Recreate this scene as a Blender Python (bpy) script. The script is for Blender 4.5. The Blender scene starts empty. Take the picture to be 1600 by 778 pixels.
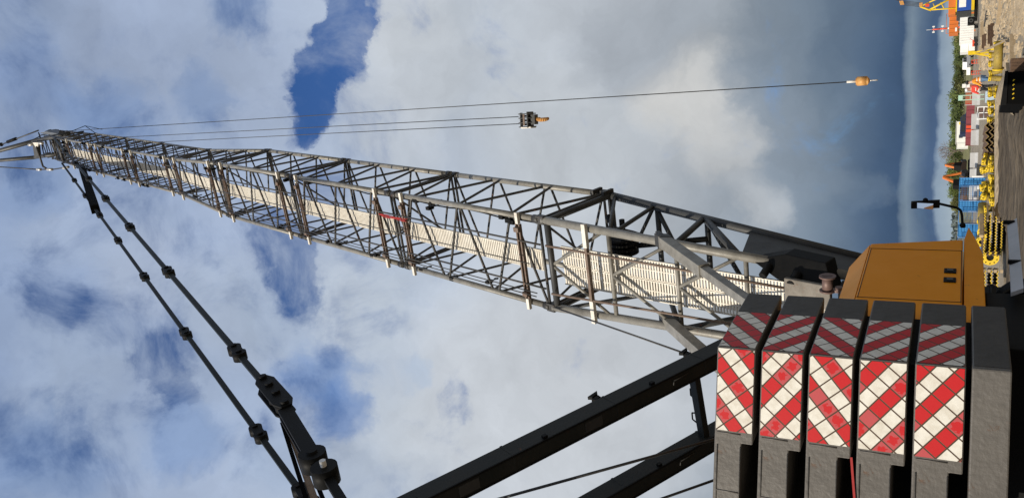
import bpy, math, random
from mathutils import Vector as V, Matrix
random.seed(7)
sc = bpy.context.scene
COL = sc.collection
rad = math.radians

# ------------------------------------------------------------------ camera (a phone held sideways, tilted up)
F_PX, PITCH, ROLL, EYE = 1278.6, 0.495293, 0.033492, 2.2
CF = V((0, math.cos(PITCH), math.sin(PITCH)))
_U = V((0, -math.sin(PITCH), math.cos(PITCH)))
_R = V((1, 0, 0))
CR = _R*math.cos(ROLL) + _U*math.sin(ROLL)
CU = -_R*math.sin(ROLL) + _U*math.cos(ROLL)
CAM = V((0, 0, EYE))
def ray(x, y):
    d = CF*F_PX + CR*((778-y)-389) - CU*(x-800)
    return d.normalized()
def at(x, y, Y):                                   # a point at depth Y (metres ahead)
    r = ray(x, y)
    return CAM + r*(Y/r.y)
def on_z(x, y, z):                                 # a point on a level plane
    r = ray(x, y)
    return CAM + r*((z-EYE)/r.z)
cd = bpy.data.cameras.new('camera')
cam = bpy.data.objects.new('camera', cd)
COL.objects.link(cam)
cd.sensor_width = 36
cd.lens = 36*F_PX/1600
cd.clip_start = .1
cd.clip_end = 9000
M = Matrix((( -CU.x, CR.x, -CF.x, 0), (-CU.y, CR.y, -CF.y, 0), (-CU.z, CR.z, -CF.z, EYE), (0, 0, 0, 1)))
cam.matrix_world = M
sc.camera = cam

# ------------------------------------------------------------------ crane axes: h = the way the crane faces, l = its right
AZ = 0.356373
h = V((math.sin(AZ), math.cos(AZ), 0)); l = V((math.cos(AZ), -math.sin(AZ), 0)); Z = V((0, 0, 1))
TH = 1.210566
ax = h*math.cos(TH) + Z*math.sin(TH)               # boom axis
nn = -h*math.sin(TH) + Z*math.cos(TH)              # boom rear face normal
O = V((0.0406, 20.0601, 10.9774))                  # boom centre at the first section joint
LC = O.dot(l)
BW, BD, TW, TD = 2.4, 2.45, 1.81, 1.89
def bp(L, s, n): return O + l*L + ax*s + nn*n      # boom coordinates
def cp(L, hd, z): return l*(LC+L) + h*hd + Z*z     # crane plan coordinates (L from the boom centre line)

# ------------------------------------------------------------------ tagging
def tag(o, label=None, cat=None, group=None, kind=None):
    if label: o['label'] = label
    if cat: o['category'] = cat
    if group: o['group'] = group
    if kind: o['kind'] = kind
    return o
def thing(name, label, cat, loc=(0, 0, 0), rz=0, group=None):
    o = bpy.data.objects.new(name, None); COL.objects.link(o)
    o.empty_display_size = .3
    o.location = loc; o.rotation_euler = (0, 0, rz)
    return tag(o, label, cat, group)
def copy_tree(o, parent=None):
    c = o.copy(); COL.objects.link(c)
    if parent is not None: c.parent = parent
    for ch in list(o.children): copy_tree(ch, c)
    return c

class MB:
    def __init__(s): s.v = []; s.f = []; s.sm = []; s.uv = {}
    def tube(s, p, q, r, seg=8, r2=None, cap=True):
        p = V(p); q = V(q); r2 = r if r2 is None else r2
        d = (q-p).normalized()
        a = d.orthogonal().normalized(); b = d.cross(a)
        i = len(s.v)
        for c, rr in ((p, r), (q, r2)):
            for k in range(seg):
                t = 2*math.pi*k/seg
                s.v.append(c + (a*math.cos(t) + b*math.sin(t))*rr)
        for k in range(seg):
            k2 = (k+1) % seg
            s.f.append((i+k, i+k2, i+seg+k2, i+seg+k)); s.sm.append(True)
        if cap:
            s.f.append(tuple(i+seg-1-k for k in range(seg))); s.sm.append(False)
            s.f.append(tuple(i+seg+k for k in range(seg))); s.sm.append(False)
        return s
    def path(s, pts, r, seg=8):
        for a, b in zip(pts[:-1], pts[1:]): s.tube(a, b, r, seg)
        return s
    def box(s, c, A, B, C_):                        # half-vectors
        c = V(c); i = len(s.v)
        for x in (-1, 1):
            for y in (-1, 1):
                for z in (-1, 1): s.v.append(c + V(A)*x + V(B)*y + V(C_)*z)
        fs = [(0, 1, 3, 2), (4, 6, 7, 5), (0, 4, 5, 1), (2, 3, 7, 6), (0, 2, 6, 4), (1, 5, 7, 3)]
        flip = V(A).cross(V(B)).dot(V(C_)) < 0
        for f in fs:
            f = tuple(i+k for k in f)
            s.f.append(f[::-1] if flip else f); s.sm.append(False)
        return s
    def bx(s, x0, x1, y0, y1, z0, z1):
        return s.box(((x0+x1)/2, (y0+y1)/2, (z0+z1)/2), ((x1-x0)/2, 0, 0), (0, (y1-y0)/2, 0), (0, 0, (z1-z0)/2))
    def bar(s, p, q, w, t, side):                   # rectangular bar p->q, width w along `side`, thickness t
        p = V(p); q = V(q); d = q-p; dn = d.normalized()
        sd = (V(side) - dn*V(side).dot(dn)).normalized(); o = dn.cross(sd)
        return s.box((p+q)/2, d/2, sd*w/2, o*t/2)
    def prism(s, pts, d):                           # polygon pts swept by vector d
        d = V(d); pts = [V(p) for p in pts]; n = len(pts); i = len(s.v)
        nr = V((0, 0, 0))
        for a, b in zip(pts, pts[1:]+pts[:1]): nr += a.cross(b)
        if nr.dot(d) > 0: pts = pts[::-1]
        s.v += pts + [p+d for p in pts]
        s.f.append(tuple(range(i, i+n))); s.sm.append(False)
        s.f.append(tuple(i+n+k for k in range(n-1, -1, -1))); s.sm.append(False)
        for k in range(n):
            k2 = (k+1) % n
            s.f.append((i+k2, i+k, i+n+k, i+n+k2)); s.sm.append(False)
        return s
    def quad(s, a, b, c, d, uv=None):
        i = len(s.v); s.v += [V(a), V(b), V(c), V(d)]
        if uv: s.uv[len(s.f)] = uv
        s.f.append((i, i+1, i+2, i+3)); s.sm.append(False)
        return s
    def ring(s, c, axis, r0, r1, w, seg=24):        # annulus plate
        c = V(c); d = V(axis).normalized(); a = d.orthogonal().normalized(); b = d.cross(a); i = len(s.v)
        for o, rr in ((-w/2, r0), (-w/2, r1), (w/2, r1), (w/2, r0)):
            for k in range(seg):
                t = 2*math.pi*k/seg
                s.v.append(c + d*o + (a*math.cos(t)+b*math.sin(t))*rr)
        for j in range(4):
            j2 = (j+1) % 4
            for k in range(seg):
                k2 = (k+1) % seg
                s.f.append((i+j*seg+k, i+j2*seg+k, i+j2*seg+k2, i+j*seg+k2)); s.sm.append(j in (1, 3))
        return s
    def ball(s, c, r, sx=1, sy=1, sz=1, nu=10, nv=7):
        c = V(c); i = len(s.v)
        for a in range(nv+1):
            ph = math.pi*a/nv
            for b in range(nu):
                t = 2*math.pi*b/nu
                s.v.append(c + V((r*sx*math.sin(ph)*math.cos(t), r*sy*math.sin(ph)*math.sin(t), r*sz*math.cos(ph))))
        for a in range(nv):
            for b in range(nu):
                b2 = (b+1) % nu
                s.f.append((i+a*nu+b, i+(a+1)*nu+b, i+(a+1)*nu+b2, i+a*nu+b2)); s.sm.append(True)
        return s
    def mesh(s, name, m, off=(0, 0, 0)):
        off = V(off)
        me = bpy.data.meshes.new(name)
        me.from_pydata([tuple(p-off) for p in s.v], [], s.f)
        me.polygons.foreach_set('use_smooth', s.sm)
        if s.uv:
            uvl = me.uv_layers.new(name='UVMap')
            for fi, uv in s.uv.items():
                for k, li in enumerate(me.polygons[fi].loop_indices): uvl.data[li].uv = uv[k]
        me.materials.append(m); me.update()
        return me
    def build(s, name, m, parent=None, off=(0, 0, 0), bevel=0):
        o = bpy.data.objects.new(name, s.mesh(name, m, off)); COL.objects.link(o)
        if parent is not None: o.parent = parent
        else: o.location = off
        if bevel:
            b = o.modifiers.new('bevel', 'BEVEL'); b.width = bevel; b.segments = 2; b.limit_method = 'ANGLE'; b.angle_limit = rad(30)
            b.harden_normals = False
        return o

# ------------------------------------------------------------------ materials
def lin(c):
    return tuple(((x/255)/12.92 if x <= 10.3 else (((x/255)+.055)/1.055)**2.4) for x in c)
def nt_of(m):
    m.use_nodes = True; nt = m.node_tree
    return nt, nt.nodes['Principled BSDF']
def mat(name, col, rough=.6, metal=0, dirt=None, amt=.5, scale=3., bump=0., bscale=40., rust=None, rust_amt=.0, spec=.4, coord='Object'):
    m = bpy.data.materials.new(name); nt, b = nt_of(m); N = nt.nodes; Lk = nt.links
    b.inputs['Roughness'].default_value = rough; b.inputs['Metallic'].default_value = metal
    b.inputs['Specular IOR Level'].default_value = spec
    tc = N.new('ShaderNodeTexCoord')
    src = tc.outputs[coord]
    last = None
    c0 = N.new('ShaderNodeRGB'); c0.outputs[0].default_value = (*col, 1); last = c0.outputs[0]
    if dirt is not None:
        nz = N.new('ShaderNodeTexNoise'); nz.inputs['Scale'].default_value = scale; nz.inputs['Detail'].default_value = 8; nz.inputs['Roughness'].default_value = .68
        Lk.new(src, nz.inputs['Vector'])
        mr = N.new('ShaderNodeMapRange'); mr.inputs[1].default_value = .38; mr.inputs[2].default_value = .68; mr.inputs[3].default_value = 0; mr.inputs[4].default_value = amt
        Lk.new(nz.outputs['Fac'], mr.inputs[0])
        mx = N.new('ShaderNodeMix'); mx.data_type = 'RGBA'; Lk.new(mr.outputs[0], mx.inputs[0]); Lk.new(last, mx.inputs[6]); mx.inputs[7].default_value = (*dirt, 1)
        last = mx.outputs[2]
        rr = N.new('ShaderNodeMapRange'); rr.inputs[3].default_value = rough-.12; rr.inputs[4].default_value = min(1, rough+.15); Lk.new(nz.outputs['Fac'], rr.inputs[0]); Lk.new(rr.outputs[0], b.inputs['Roughness'])
    if rust is not None:
        nz = N.new('ShaderNodeTexNoise'); nz.inputs['Scale'].default_value = scale*2.3; nz.inputs['Detail'].default_value = 10; nz.inputs['Roughness'].default_value = .75
        Lk.new(src, nz.inputs['Vector'])
        mr = N.new('ShaderNodeMapRange'); mr.inputs[1].default_value = .66-rust_amt*.3; mr.inputs[2].default_value = .72-rust_amt*.25; Lk.new(nz.outputs['Fac'], mr.inputs[0])
        mx = N.new('ShaderNodeMix'); mx.data_type = 'RGBA'; Lk.new(mr.outputs[0], mx.inputs[0]); Lk.new(last, mx.inputs[6]); mx.inputs[7].default_value = (*rust, 1)
        last = mx.outputs[2]
    Lk.new(last, b.inputs['Base Color'])
    if bump:
        nb = N.new('ShaderNodeTexNoise'); nb.inputs['Scale'].default_value = bscale; nb.inputs['Detail'].default_value = 6
        Lk.new(src, nb.inputs['Vector'])
        bm = N.new('ShaderNodeBump'); bm.inputs['Strength'].default_value = bump; bm.inputs['Distance'].default_value = .02
        Lk.new(nb.outputs['Fac'], bm.inputs['Height']); Lk.new(bm.outputs[0], b.inputs['Normal'])
    return m
RUST = (.14, .055, .025)
m_boom = mat('boom grey paint', (.25, .238, .208), .45, .1, (.10, .093, .08), .75, 2.5, .12, 30, RUST, .12)
m_brace = mat('brace grey paint shaded', (.05, .048, .044), .5, .1, (.018, .017, .016), .7, 2.5, .1, 30, RUST, .25)  # boom grey darkened, lattice shade put into the colour
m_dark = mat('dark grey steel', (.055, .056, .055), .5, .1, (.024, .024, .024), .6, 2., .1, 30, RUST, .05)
m_black = mat('black steel', (.009, .009, .009), .55, .0, (.02, .019, .017), .4, 3., .1, 30, spec=.08)
m_mast = mat('mast dark paint', (.022, .025, .024), .5, .0, (.045, .043, .038), .55, 1.8, .15, 22, RUST, .06, spec=.1)
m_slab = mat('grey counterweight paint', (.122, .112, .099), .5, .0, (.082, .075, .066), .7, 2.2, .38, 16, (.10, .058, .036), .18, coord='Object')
m_slabdark = mat('grey slab paint shaded side', (.062, .058, .052), .6, .0, (.042, .039, .035), .7, 3.1, .3, 16)  # darker slab grey, shade of the side faces put into the colour
m_white = mat('weathered white steel', (.72, .69, .62), .5, 0, (.42, .36, .28), .55, 5., .1, 40, (.2, .1, .055), .22)
m_walk = mat('cream gangway steel', (.72, .68, .59), .5, 0, (.5, .44, .35), .6, 4., .1, 40, (.24, .14, .08), .12)
m_plate = mat('worn grey plate', (.17, .152, .128), .6, .1, (.10, .085, .065), .7, 4., .15, 30, RUST, .2)
m_bar = mat('rusty cross bar', (.17, .13, .10), .6, .1, (.10, .05, .03), .7, 6., .2, 40, RUST, .3)
m_orange = mat('machine house orange paint', (.77, .275, .002), .42, 0, (.68, .232, .002), .55, 1.6, .03, 8, (.18, .07, .02), .02, spec=.12)
m_seam = mat('dark seam', (.03, .014, .004), .6)
m_rope = mat('steel rope', (.05, .05, .05), .5, .4, (.1, .1, .1), .4, 20.)
m_silver = mat('bright steel', (.62, .6, .56), .35, .5, (.3, .26, .2), .5, 8.)
m_hookrust = mat('rusty hook block paint', (.50, .22, .06), .5, .1, (.66, .42, .14), .7, 5., .15, 30, (.12, .05, .025), .3)
m_pink = mat('primer red steel', (.13, .085, .072), .5, .2, (.2, .12, .1), .5, 6.)
m_red = mat('red webbing', (.34, .03, .028), .8, 0, (.2, .02, .02), .4, 12.)
m_redorange = mat('red plastic', (.7, .08, .03), .5, 0, (.5, .05, .02), .4, 9.)
m_yellow = mat('yellow plant paint', (.72, .50, .015), .5, 0, (.45, .29, .02), .6, 4., .1, 20, (.1, .06, .02), .2)
m_ybody = mat('dusty shaded yellow casing body', (.34, .245, .04), .6, 0, (.14, .10, .045), .7, 4., .1, 20, (.1, .06, .02), .3)  # dusty yellow darkened, shade on the bodies put into the colour
m_pile = mat('rusted sheet pile steel', (.12, .07, .04), .75, .1, (.035, .022, .016), .7, 5., .2, 20, (.17, .1, .06), .2)
m_pileedge = mat('yellow sheet pile edge', (.78, .53, .03), .5, 0, (.4, .26, .04), .4, 8.)
m_timber = mat('sawn timber', (.42, .32, .2), .8, 0, (.25, .18, .1), .6, 6., .2, 30)
m_wht = mat('white vehicle paint', (.8, .8, .77), .4, 0, (.6, .59, .55), .5, 1.2)
m_grey = mat('pale concrete grey', (.44, .44, .44), .8, 0, (.32, .32, .31), .6, 1.5)
m_tyre = mat('tyre rubber', (.02, .02, .02), .85)
m_glass = mat('dark glass', (.03, .035, .04), .08, 0, spec=.8)
m_maroon = mat('maroon hoarding', (.22, .05, .06), .6, 0, (.15, .035, .04), .5, 1.)
m_orng = mat('orange steel module', (.62, .17, .03), .5, 0, (.45, .12, .025), .6, .8, rust=(.2, .07, .03), rust_amt=.1)
m_blue = mat('blue painted mesh', (.03, .17, .42), .55, 0, (.05, .25, .5), .4, .5)
m_bluesh = mat('blue debris netting', (.04, .22, .50), .8, 0, (.09, .32, .58), .6, 1.)
m_navy = mat('navy van paint', (.02, .03, .07), .4)
m_skin = mat('skin', (.5, .3, .22), .6)
m_hivis = mat('orange high visibility cloth', (.85, .25, .02), .8, 0, (.9, .5, .05), .4, 6.)
m_hired = mat('red work jacket cloth', (.6, .05, .03), .8, 0, (.45, .03, .02), .4, 6.)
m_tape = mat('reflective tape', (.75, .72, .6), .4)
m_jean = mat('blue jeans cloth', (.10, .18, .30), .9, 0, (.06, .11, .2), .5, 9.)
m_darkcloth = mat('dark trousers cloth', (.02, .02, .022), .9)
m_helmet = mat('white helmet', (.75, .75, .73), .4)
m_mint = mat('pale green paint', (.42, .62, .5), .5, 0, (.3, .5, .4), .4, 2.)
m_bluebox = mat('pale blue crate', (.45, .55, .63), .6, 0, (.35, .43, .5), .4, 2.)
m_ysign = mat('yellow sign', (.8, .55, .04), .5)
m_bluepan = mat('blue cab paint', (.02, .07, .32), .4)
m_bark = mat('bark', (.06, .045, .032), .9, 0, (.03, .022, .016), .6, 3.)
m_bare = mat('bare twigs', (.19, .15, .125), .9, 0, (.13, .10, .09), .5, 2.)
def leafmat(name, c1, c2):
    m = mat(name, c1, .75, 0, c2, 1., .9); nt, b = nt_of(m)
    b.inputs['Subsurface Weight'].default_value = 0
    return m
m_leaf1 = leafmat('green foliage', (.085, .12, .028), (.15, .175, .045))
m_leaf2 = leafmat('dark green foliage', (.045, .07, .02), (.10, .125, .036))
m_leaf3 = leafmat('olive foliage', (.12, .13, .04), (.17, .165, .06))

def ground_mat(name, c1, c2, c3, sc1, sc2, stretch=(1, 1, 1), bump=.6):
    m = bpy.data.materials.new(name); nt, b = nt_of(m); N = nt.nodes; Lk = nt.links
    b.inputs['Roughness'].default_value = .9; b.inputs['Specular IOR Level'].default_value = .2
    tc = N.new('ShaderNodeTexCoord'); mp = N.new('ShaderNodeMapping'); mp.inputs['Scale'].default_value = stretch
    Lk.new(tc.outputs['Object'], mp.inputs[0])
    def noise(s, d=8, r=.65):
        z = N.new('ShaderNodeTexNoise'); z.inputs['Scale'].default_value = s; z.inputs['Detail'].default_value = d; z.inputs['Roughness'].default_value = r
        Lk.new(mp.outputs[0], z.inputs['Vector']); return z
    a = noise(sc1); c = noise(sc2)
    r1 = N.new('ShaderNodeMapRange'); r1.inputs[1].default_value = .4; r1.inputs[2].default_value = .62; Lk.new(a.outputs['Fac'], r1.inputs[0])
    r2 = N.new('ShaderNodeMapRange'); r2.inputs[1].default_value = .45; r2.inputs[2].default_value = .66; Lk.new(c.outputs['Fac'], r2.inputs[0])
    m1 = N.new('ShaderNodeMix'); m1.data_type = 'RGBA'; m1.inputs[6].default_value = (*c1, 1); m1.inputs[7].default_value = (*c2, 1); Lk.new(r1.outputs[0], m1.inputs[0])
    m2 = N.new('ShaderNodeMix'); m2.data_type = 'RGBA'; m2.inputs[7].default_value = (*c3, 1); Lk.new(m1.outputs[2], m2.inputs[6]); Lk.new(r2.outputs[0], m2.inputs[0])
    Lk.new(m2.outputs[2], b.inputs['Base Color'])
    ad = N.new('ShaderNodeMath'); ad.operation = 'ADD'; Lk.new(a.outputs['Fac'], ad.inputs[0]); Lk.new(c.outputs['Fac'], ad.inputs[1])
    bm = N.new('ShaderNodeBump'); bm.inputs['Strength'].default_value = bump; bm.inputs['Distance'].default_value = .15
    Lk.new(ad.outputs[0], bm.inputs['Height']); Lk.new(bm.outputs[0], b.inputs['Normal'])
    return m
m_ground = ground_mat('gravel yard', (.30, .252, .182), (.345, .295, .218), (.20, .165, .12), .2, 2.6)
m_berm = ground_mat('sandy berm', (.44, .34, .215), (.50, .40, .27), (.30, .225, .14), .5, 3.)
m_track = ground_mat('trodden mud', (.092, .068, .043), (.17, .133, .09), (.042, .031, .02), .8, 3.6, (.3, 1., 1.), 1.)
m_pend = mat('pendant dark green black paint', (.014, .017, .016), .5, 0, (.02, .022, .021), .5, 3., spec=.08)
m_tan = mat('worn tan lit face', (.38, .27, .18), .6, 0, (.2, .12, .07), .6, 6.)  # worn tan, the bar's sunlit face put into its colour
m_void = mat('near black steel and shadow', (.004, .004, .004), .9, 0, spec=.05)  # near black, carries the deep shadow on skip and crawlers
m_grass = ground_mat('rough grass', (.20, .19, .075), (.26, .23, .11), (.12, .12, .045), .05, .8)
m_bank = ground_mat('embankment grass and stones', (.17, .16, .075), (.27, .24, .16), (.09, .08, .045), .35, 1.6)

def add_chips(m, col, scale, thr):
    nt, b = nt_of(m); N = nt.nodes; Lk = nt.links
    src = b.inputs['Base Color'].links[0].from_socket
    tc = N.new('ShaderNodeTexCoord'); nz = N.new('ShaderNodeTexNoise'); nz.inputs['Scale'].default_value = scale; nz.inputs['Detail'].default_value = 7; nz.inputs['Roughness'].default_value = .8
    Lk.new(tc.outputs['Object'], nz.inputs['Vector'])
    mr = N.new('ShaderNodeMapRange'); mr.inputs[1].default_value = thr; mr.inputs[2].default_value = thr+.02; Lk.new(nz.outputs['Fac'], mr.inputs[0])
    mx = N.new('ShaderNodeMix'); mx.data_type = 'RGBA'; Lk.new(mr.outputs[0], mx.inputs[0]); Lk.new(src, mx.inputs[6]); mx.inputs[7].default_value = (*col, 1)
    Lk.new(mx.outputs[2], b.inputs['Base Color'])
add_chips(m_slab, (.36, .33, .28), 11., .70)
add_chips(m_boom, (.13, .055, .025), 16., .69)
add_chips(m_orange, (.30, .12, .01), 7., .735)
add_chips(m_mast, (.10, .095, .085), 9., .70)
# chevron tiles: UV in metres, bands across p, tiles along q
def chevron_mat(name, fading=.75):
    m = bpy.data.materials.new(name); nt, b = nt_of(m); N = nt.nodes; Lk = nt.links
    def mth(op, a, c=None):
        n = N.new('ShaderNodeMath'); n.operation = op
        for i, x in enumerate((a, c)):
            if x is None: continue
            if isinstance(x, (int, float)): n.inputs[i].default_value = x
            else: Lk.new(x, n.inputs[i])
        return n.outputs[0]
    uv = N.new('ShaderNodeUVMap'); uv.uv_map = 'UVMap'
    sp = N.new('ShaderNodeSeparateXYZ'); Lk.new(uv.outputs[0], sp.inputs[0])
    th = rad(50); S = .143
    u, v = sp.outputs[0], sp.outputs[1]
    p = mth('DIVIDE', mth('ADD', mth('MULTIPLY', u, math.cos(th)), mth('MULTIPLY', v, math.sin(th))), S)
    q = mth('DIVIDE', mth('SUBTRACT', mth('MULTIPLY', v, math.cos(th)), mth('MULTIPLY', u, math.sin(th))), S)
    pf, qf = mth('FLOOR', p), mth('FLOOR', q)
    red = mth('FLOORED_MODULO', pf, 2.)
    pr, qr = mth('SUBTRACT', p, pf), mth('SUBTRACT', q, qf)
    # distance to tile edge
    d = mth('MINIMUM', mth('MINIMUM', pr, mth('SUBTRACT', 1., pr)), mth('MINIMUM', qr, mth('SUBTRACT', 1., qr)))
    line = mth('LESS_THAN', d, .048)
    cx = N.new('ShaderNodeCombineXYZ'); Lk.new(pf, cx.inputs[0]); Lk.new(qf, cx.inputs[1])
    wn = N.new('ShaderNodeTexWhiteNoise'); wn.noise_dimensions = '3D'; Lk.new(cx.outputs[0], wn.inputs['Vector'])
    nz = N.new('ShaderNodeTexNoise'); nz.inputs['Scale'].default_value = 24; nz.inputs['Detail'].default_value = 5; Lk.new(uv.outputs[0], nz.inputs['Vector'])
    # faded rim on some tiles
    dx, dy = mth('SUBTRACT', pr, .5), mth('SUBTRACT', qr, .5)
    rd_ = mth('SQRT', mth('ADD', mth('MULTIPLY', dx, dx), mth('MULTIPLY', dy, dy)))
    rim = mth('SUBTRACT', mth('ADD', rd_, mth('MULTIPLY', mth('SUBTRACT', nz.outputs['Fac'], .5), .9)), mth('ADD', .28, mth('MULTIPLY', wn.outputs['Value'], .3)))
    rim = mth('MULTIPLY', mth('GREATER_THAN', rim, 0.), mth('LESS_THAN', wn.outputs['Value'], .36))
    whole = mth('GREATER_THAN', wn.outputs['Value'], .84)
    fade = mth('MAXIMUM', rim, whole)
    def mix(f, a, c):
        x = N.new('ShaderNodeMix'); x.data_type = 'RGBA'
        if isinstance(f, (int, float)): x.inputs[0].default_value = f
        else: Lk.new(f, x.inputs[0])
        for i, k in ((6, a), (7, c)):
            if isinstance(k, tuple): x.inputs[i].default_value = (*k, 1)
            else: Lk.new(k, x.inputs[i])
        return x.outputs[2]
    rc = mix(mth('MULTIPLY', fade, fading), (.50, .018, .021), (.45, .10, .105))
    nw = N.new('ShaderNodeTexNoise'); nw.inputs['Scale'].default_value = 7; nw.inputs['Detail'].default_value = 8; nw.inputs['Roughness'].default_value = .7; Lk.new(uv.outputs[0], nw.inputs['Vector'])
    wr = N.new('ShaderNodeMapRange'); wr.inputs[1].default_value = .42; wr.inputs[2].default_value = .72; Lk.new(nw.outputs['Fac'], wr.inputs[0])
    wc = mix(wr.outputs[0], (.74, .715, .64), (.55, .50, .41))
    c = mix(red, wc, rc)
    chip = N.new('ShaderNodeTexNoise'); chip.inputs['Scale'].default_value = 9; chip.inputs['Detail'].default_value = 9; chip.inputs['Roughness'].default_value = .8; Lk.new(uv.outputs[0], chip.inputs['Vector'])
    cm = mth('GREATER_THAN', chip.outputs['Fac'], .70)
    c = mix(mth('MULTIPLY', cm, .8), c, (.40, .36, .31))
    c = mix(line, c, (.075, .045, .028))
    Lk.new(c, b.inputs['Base Color'])
    b.inputs['Roughness'].default_value = .45; b.inputs['Specular IOR Level'].default_value = .25
    bm = N.new('ShaderNodeBump'); bm.inputs['Strength'].default_value = .25; bm.inputs['Distance'].default_value = .006
    Lk.new(mth('ADD', mth('SUBTRACT', 1., line), mth('MULTIPLY', nz.outputs['Fac'], .5)), bm.inputs['Height']); Lk.new(bm.outputs[0], b.inputs['Normal'])
    return m
m_chev = chevron_mat('red and white chevron tiles')
m_chev2 = chevron_mat('red and white chevron tiles shaded side', .12)  # fading cut so reds look deeper on the shaded side

# ------------------------------------------------------------------ sky
SUN_AZ, SUN_EL = rad(222), rad(26)                 # compass from +Y, clockwise
def make_sky():
    w = bpy.data.worlds.new('World'); sc.world = w; w.use_nodes = True
    nt = w.node_tree; N = nt.nodes; Lk = nt.links
    w.cycles.sampling_method = 'MANUAL'; w.cycles.sample_map_resolution = 256
    bg = N['Background']; bg.inputs['Strength'].default_value = .1
    def mth(op, a, c=None, clamp=False):
        n = N.new('ShaderNodeMath'); n.operation = op; n.use_clamp = clamp
        for i, x in enumerate((a, c)):
            if x is None: continue
            if isinstance(x, (int, float)): n.inputs[i].default_value = x
            else: Lk.new(x, n.inputs[i])
        return n.outputs[0]
    def vm(op, a, c=None):
        n = N.new('ShaderNodeVectorMath'); n.operation = op
        for i, x in enumerate((a, c)):
            if x is None: continue
            if isinstance(x, (tuple, V)): n.inputs[i].default_value = tuple(x)
            else: Lk.new(x, n.inputs[i])
        return n
    tc = N.new('ShaderNodeTexCoord'); d0 = tc.outputs['Generated']
    sky = N.new('ShaderNodeTexSky'); sky.sky_type = 'NISHITA'; sky.sun_disc = False
    sky.sun_elevation = SUN_EL; sky.sun_rotation = SUN_AZ
    def noise(s, det, r, vec, dist=0.):
        z = N.new('ShaderNodeTexNoise'); z.inputs['Scale'].default_value = s; z.inputs['Detail'].default_value = det; z.inputs['Roughness'].default_value = r; z.inputs['Distortion'].default_value = dist
        Lk.new(vec, z.inputs['Vector']); return z
    def warp(vec, s, amt, det=5):
        z = noise(s, det, .6, vec)
        o = vm('SUBTRACT', z.outputs['Color'], (.5, .5, .5)).outputs[0]
        sx = N.new('ShaderNodeVectorMath'); sx.operation = 'SCALE'; Lk.new(o, sx.inputs[0]); sx.inputs['Scale'].default_value = amt
        return vm('ADD', vec, sx.outputs[0]).outputs[0]
    dw = vm('NORMALIZE', warp(warp(d0, 5.5, .15, 9), 16., .05, 6)).outputs[0]
    dh = warp(warp(d0, 4., .03, 6), 13., .022, 8)
    def mix(f, a, c):
        x = N.new('ShaderNodeMix'); x.data_type = 'RGBA'
        if isinstance(f, (int, float)): x.inputs[0].default_value = f
        else: Lk.new(f, x.inputs[0])
        for i, k in ((6, a), (7, c)):
            if isinstance(k, tuple): x.inputs[i].default_value = (*k, 1)
            else: Lk.new(k, x.inputs[i])
        return x.outputs[2]
    # cloud deck colour by elevation
    sp = N.new('ShaderNodeSeparateXYZ'); Lk.new(dh, sp.inputs[0])
    el = mth('MULTIPLY', mth('ARCSINE', mth('MINIMUM', mth('MAXIMUM', sp.outputs[2], -1.), 1.)), 180/math.pi/70, True)
    cr = N.new('ShaderNodeValToRGB'); Lk.new(el, cr.inputs[0])
    stops = [(0, (158, 173, 184)), (.8, (142, 160, 178)), (1.12, (66, 90, 124)), (1.9, (92, 112, 136)), (2.6, (124, 141, 156)), (2.95, (64, 86, 115)), (4.0, (70, 92, 120)), (5.5, (88, 108, 132)), (7.5, (114, 131, 149)), (10, (140, 153, 167)), (13.5, (160, 170, 181)), (18, (178, 185, 193)), (26, (192, 199, 208)), (36, (180, 192, 209)), (46, (164, 179, 204)), (56, (150, 168, 198)), (70, (142, 161, 194))]
    e = cr.color_ramp.elements
    e.remove(e[1]); e[0].position = 0; e[0].color = (*lin(stops[0][1]), 1)
    for a, c in stops[1:]: e.new(a/70).color = (*lin(c), 1)
    c = cr.outputs[0]
    # puffs, grey bases and gaps, each at its own place in the sky
    blobs = [
     ((630, 25), 60, (198, 204, 211), .8), ((645, 110), 80, (198, 204, 211), .8), ((625, 210), 60, (194, 201, 210), .7), ((560, 480), 75, (192, 202, 214), .7), ((610, 660), 70, (196, 204, 213), .6),
     ((820, 620), 190, (203, 208, 214), .75), ((1000, 600), 150, (200, 205, 211), .7), ((760, 80), 120, (184, 191, 199), .7), ((900, 230), 120, (192, 198, 204), .7),
     ((1085, 160), 70, (204, 204, 202), .85), ((1125, 235), 60, (196, 198, 199), .7), ((1185, 335), 45, (190, 195, 200), .7), ((1110, 30), 90, (152, 160, 168), .6), ((1005, 60), 90, (158, 166, 176), .6),
     ((1240, 50), 90, (112, 128, 145), .6), ((1215, 160), 50, (128, 141, 155), .4), ((1330, 60), 60, (80, 100, 124), .5), ((1250, 270), 60, (134, 148, 163), .5), ((1345, 290), 35, (110, 127, 145), .4), ((1310, 130), 35, (108, 125, 143), .4),
     ((350, 490), 75, (174, 188, 209), .7), ((330, 640), 80, (164, 181, 208), .7), ((200, 40), 100, (158, 172, 197), .6), ((400, 110), 80, (160, 174, 198), .6), ((280, 110), 70, (156, 171, 197), .6), ((210, 430), 70, (172, 185, 207), .7), ((110, 350), 80, (164, 179, 203), .6), ((440, 480), 60, (170, 186, 209), .6), ((100, 600), 70, (166, 182, 206), .6), ((430, 730), 60, (160, 179, 207), .5), ((180, 700), 50, (160, 178, 206), .5),
     ((175, 175), 60, (108, 140, 190), .5), ((40, 130), 60, (112, 137, 180), .5), ((40, 290), 60, (110, 137, 180), .5), ((60, 720), 70, (112, 142, 188), .5), ((320, 160), 45, (112, 140, 184), .5), ((385, 15), 45, (106, 135, 180), .5), ((280, 690), 60, (108, 140, 188), .5),
     ((490, 580), 55, (92, 130, 186), .6), ((510, 650), 45, (86, 126, 186), .6), ((640, 575), 26, (170, 188, 212), .5)]
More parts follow.
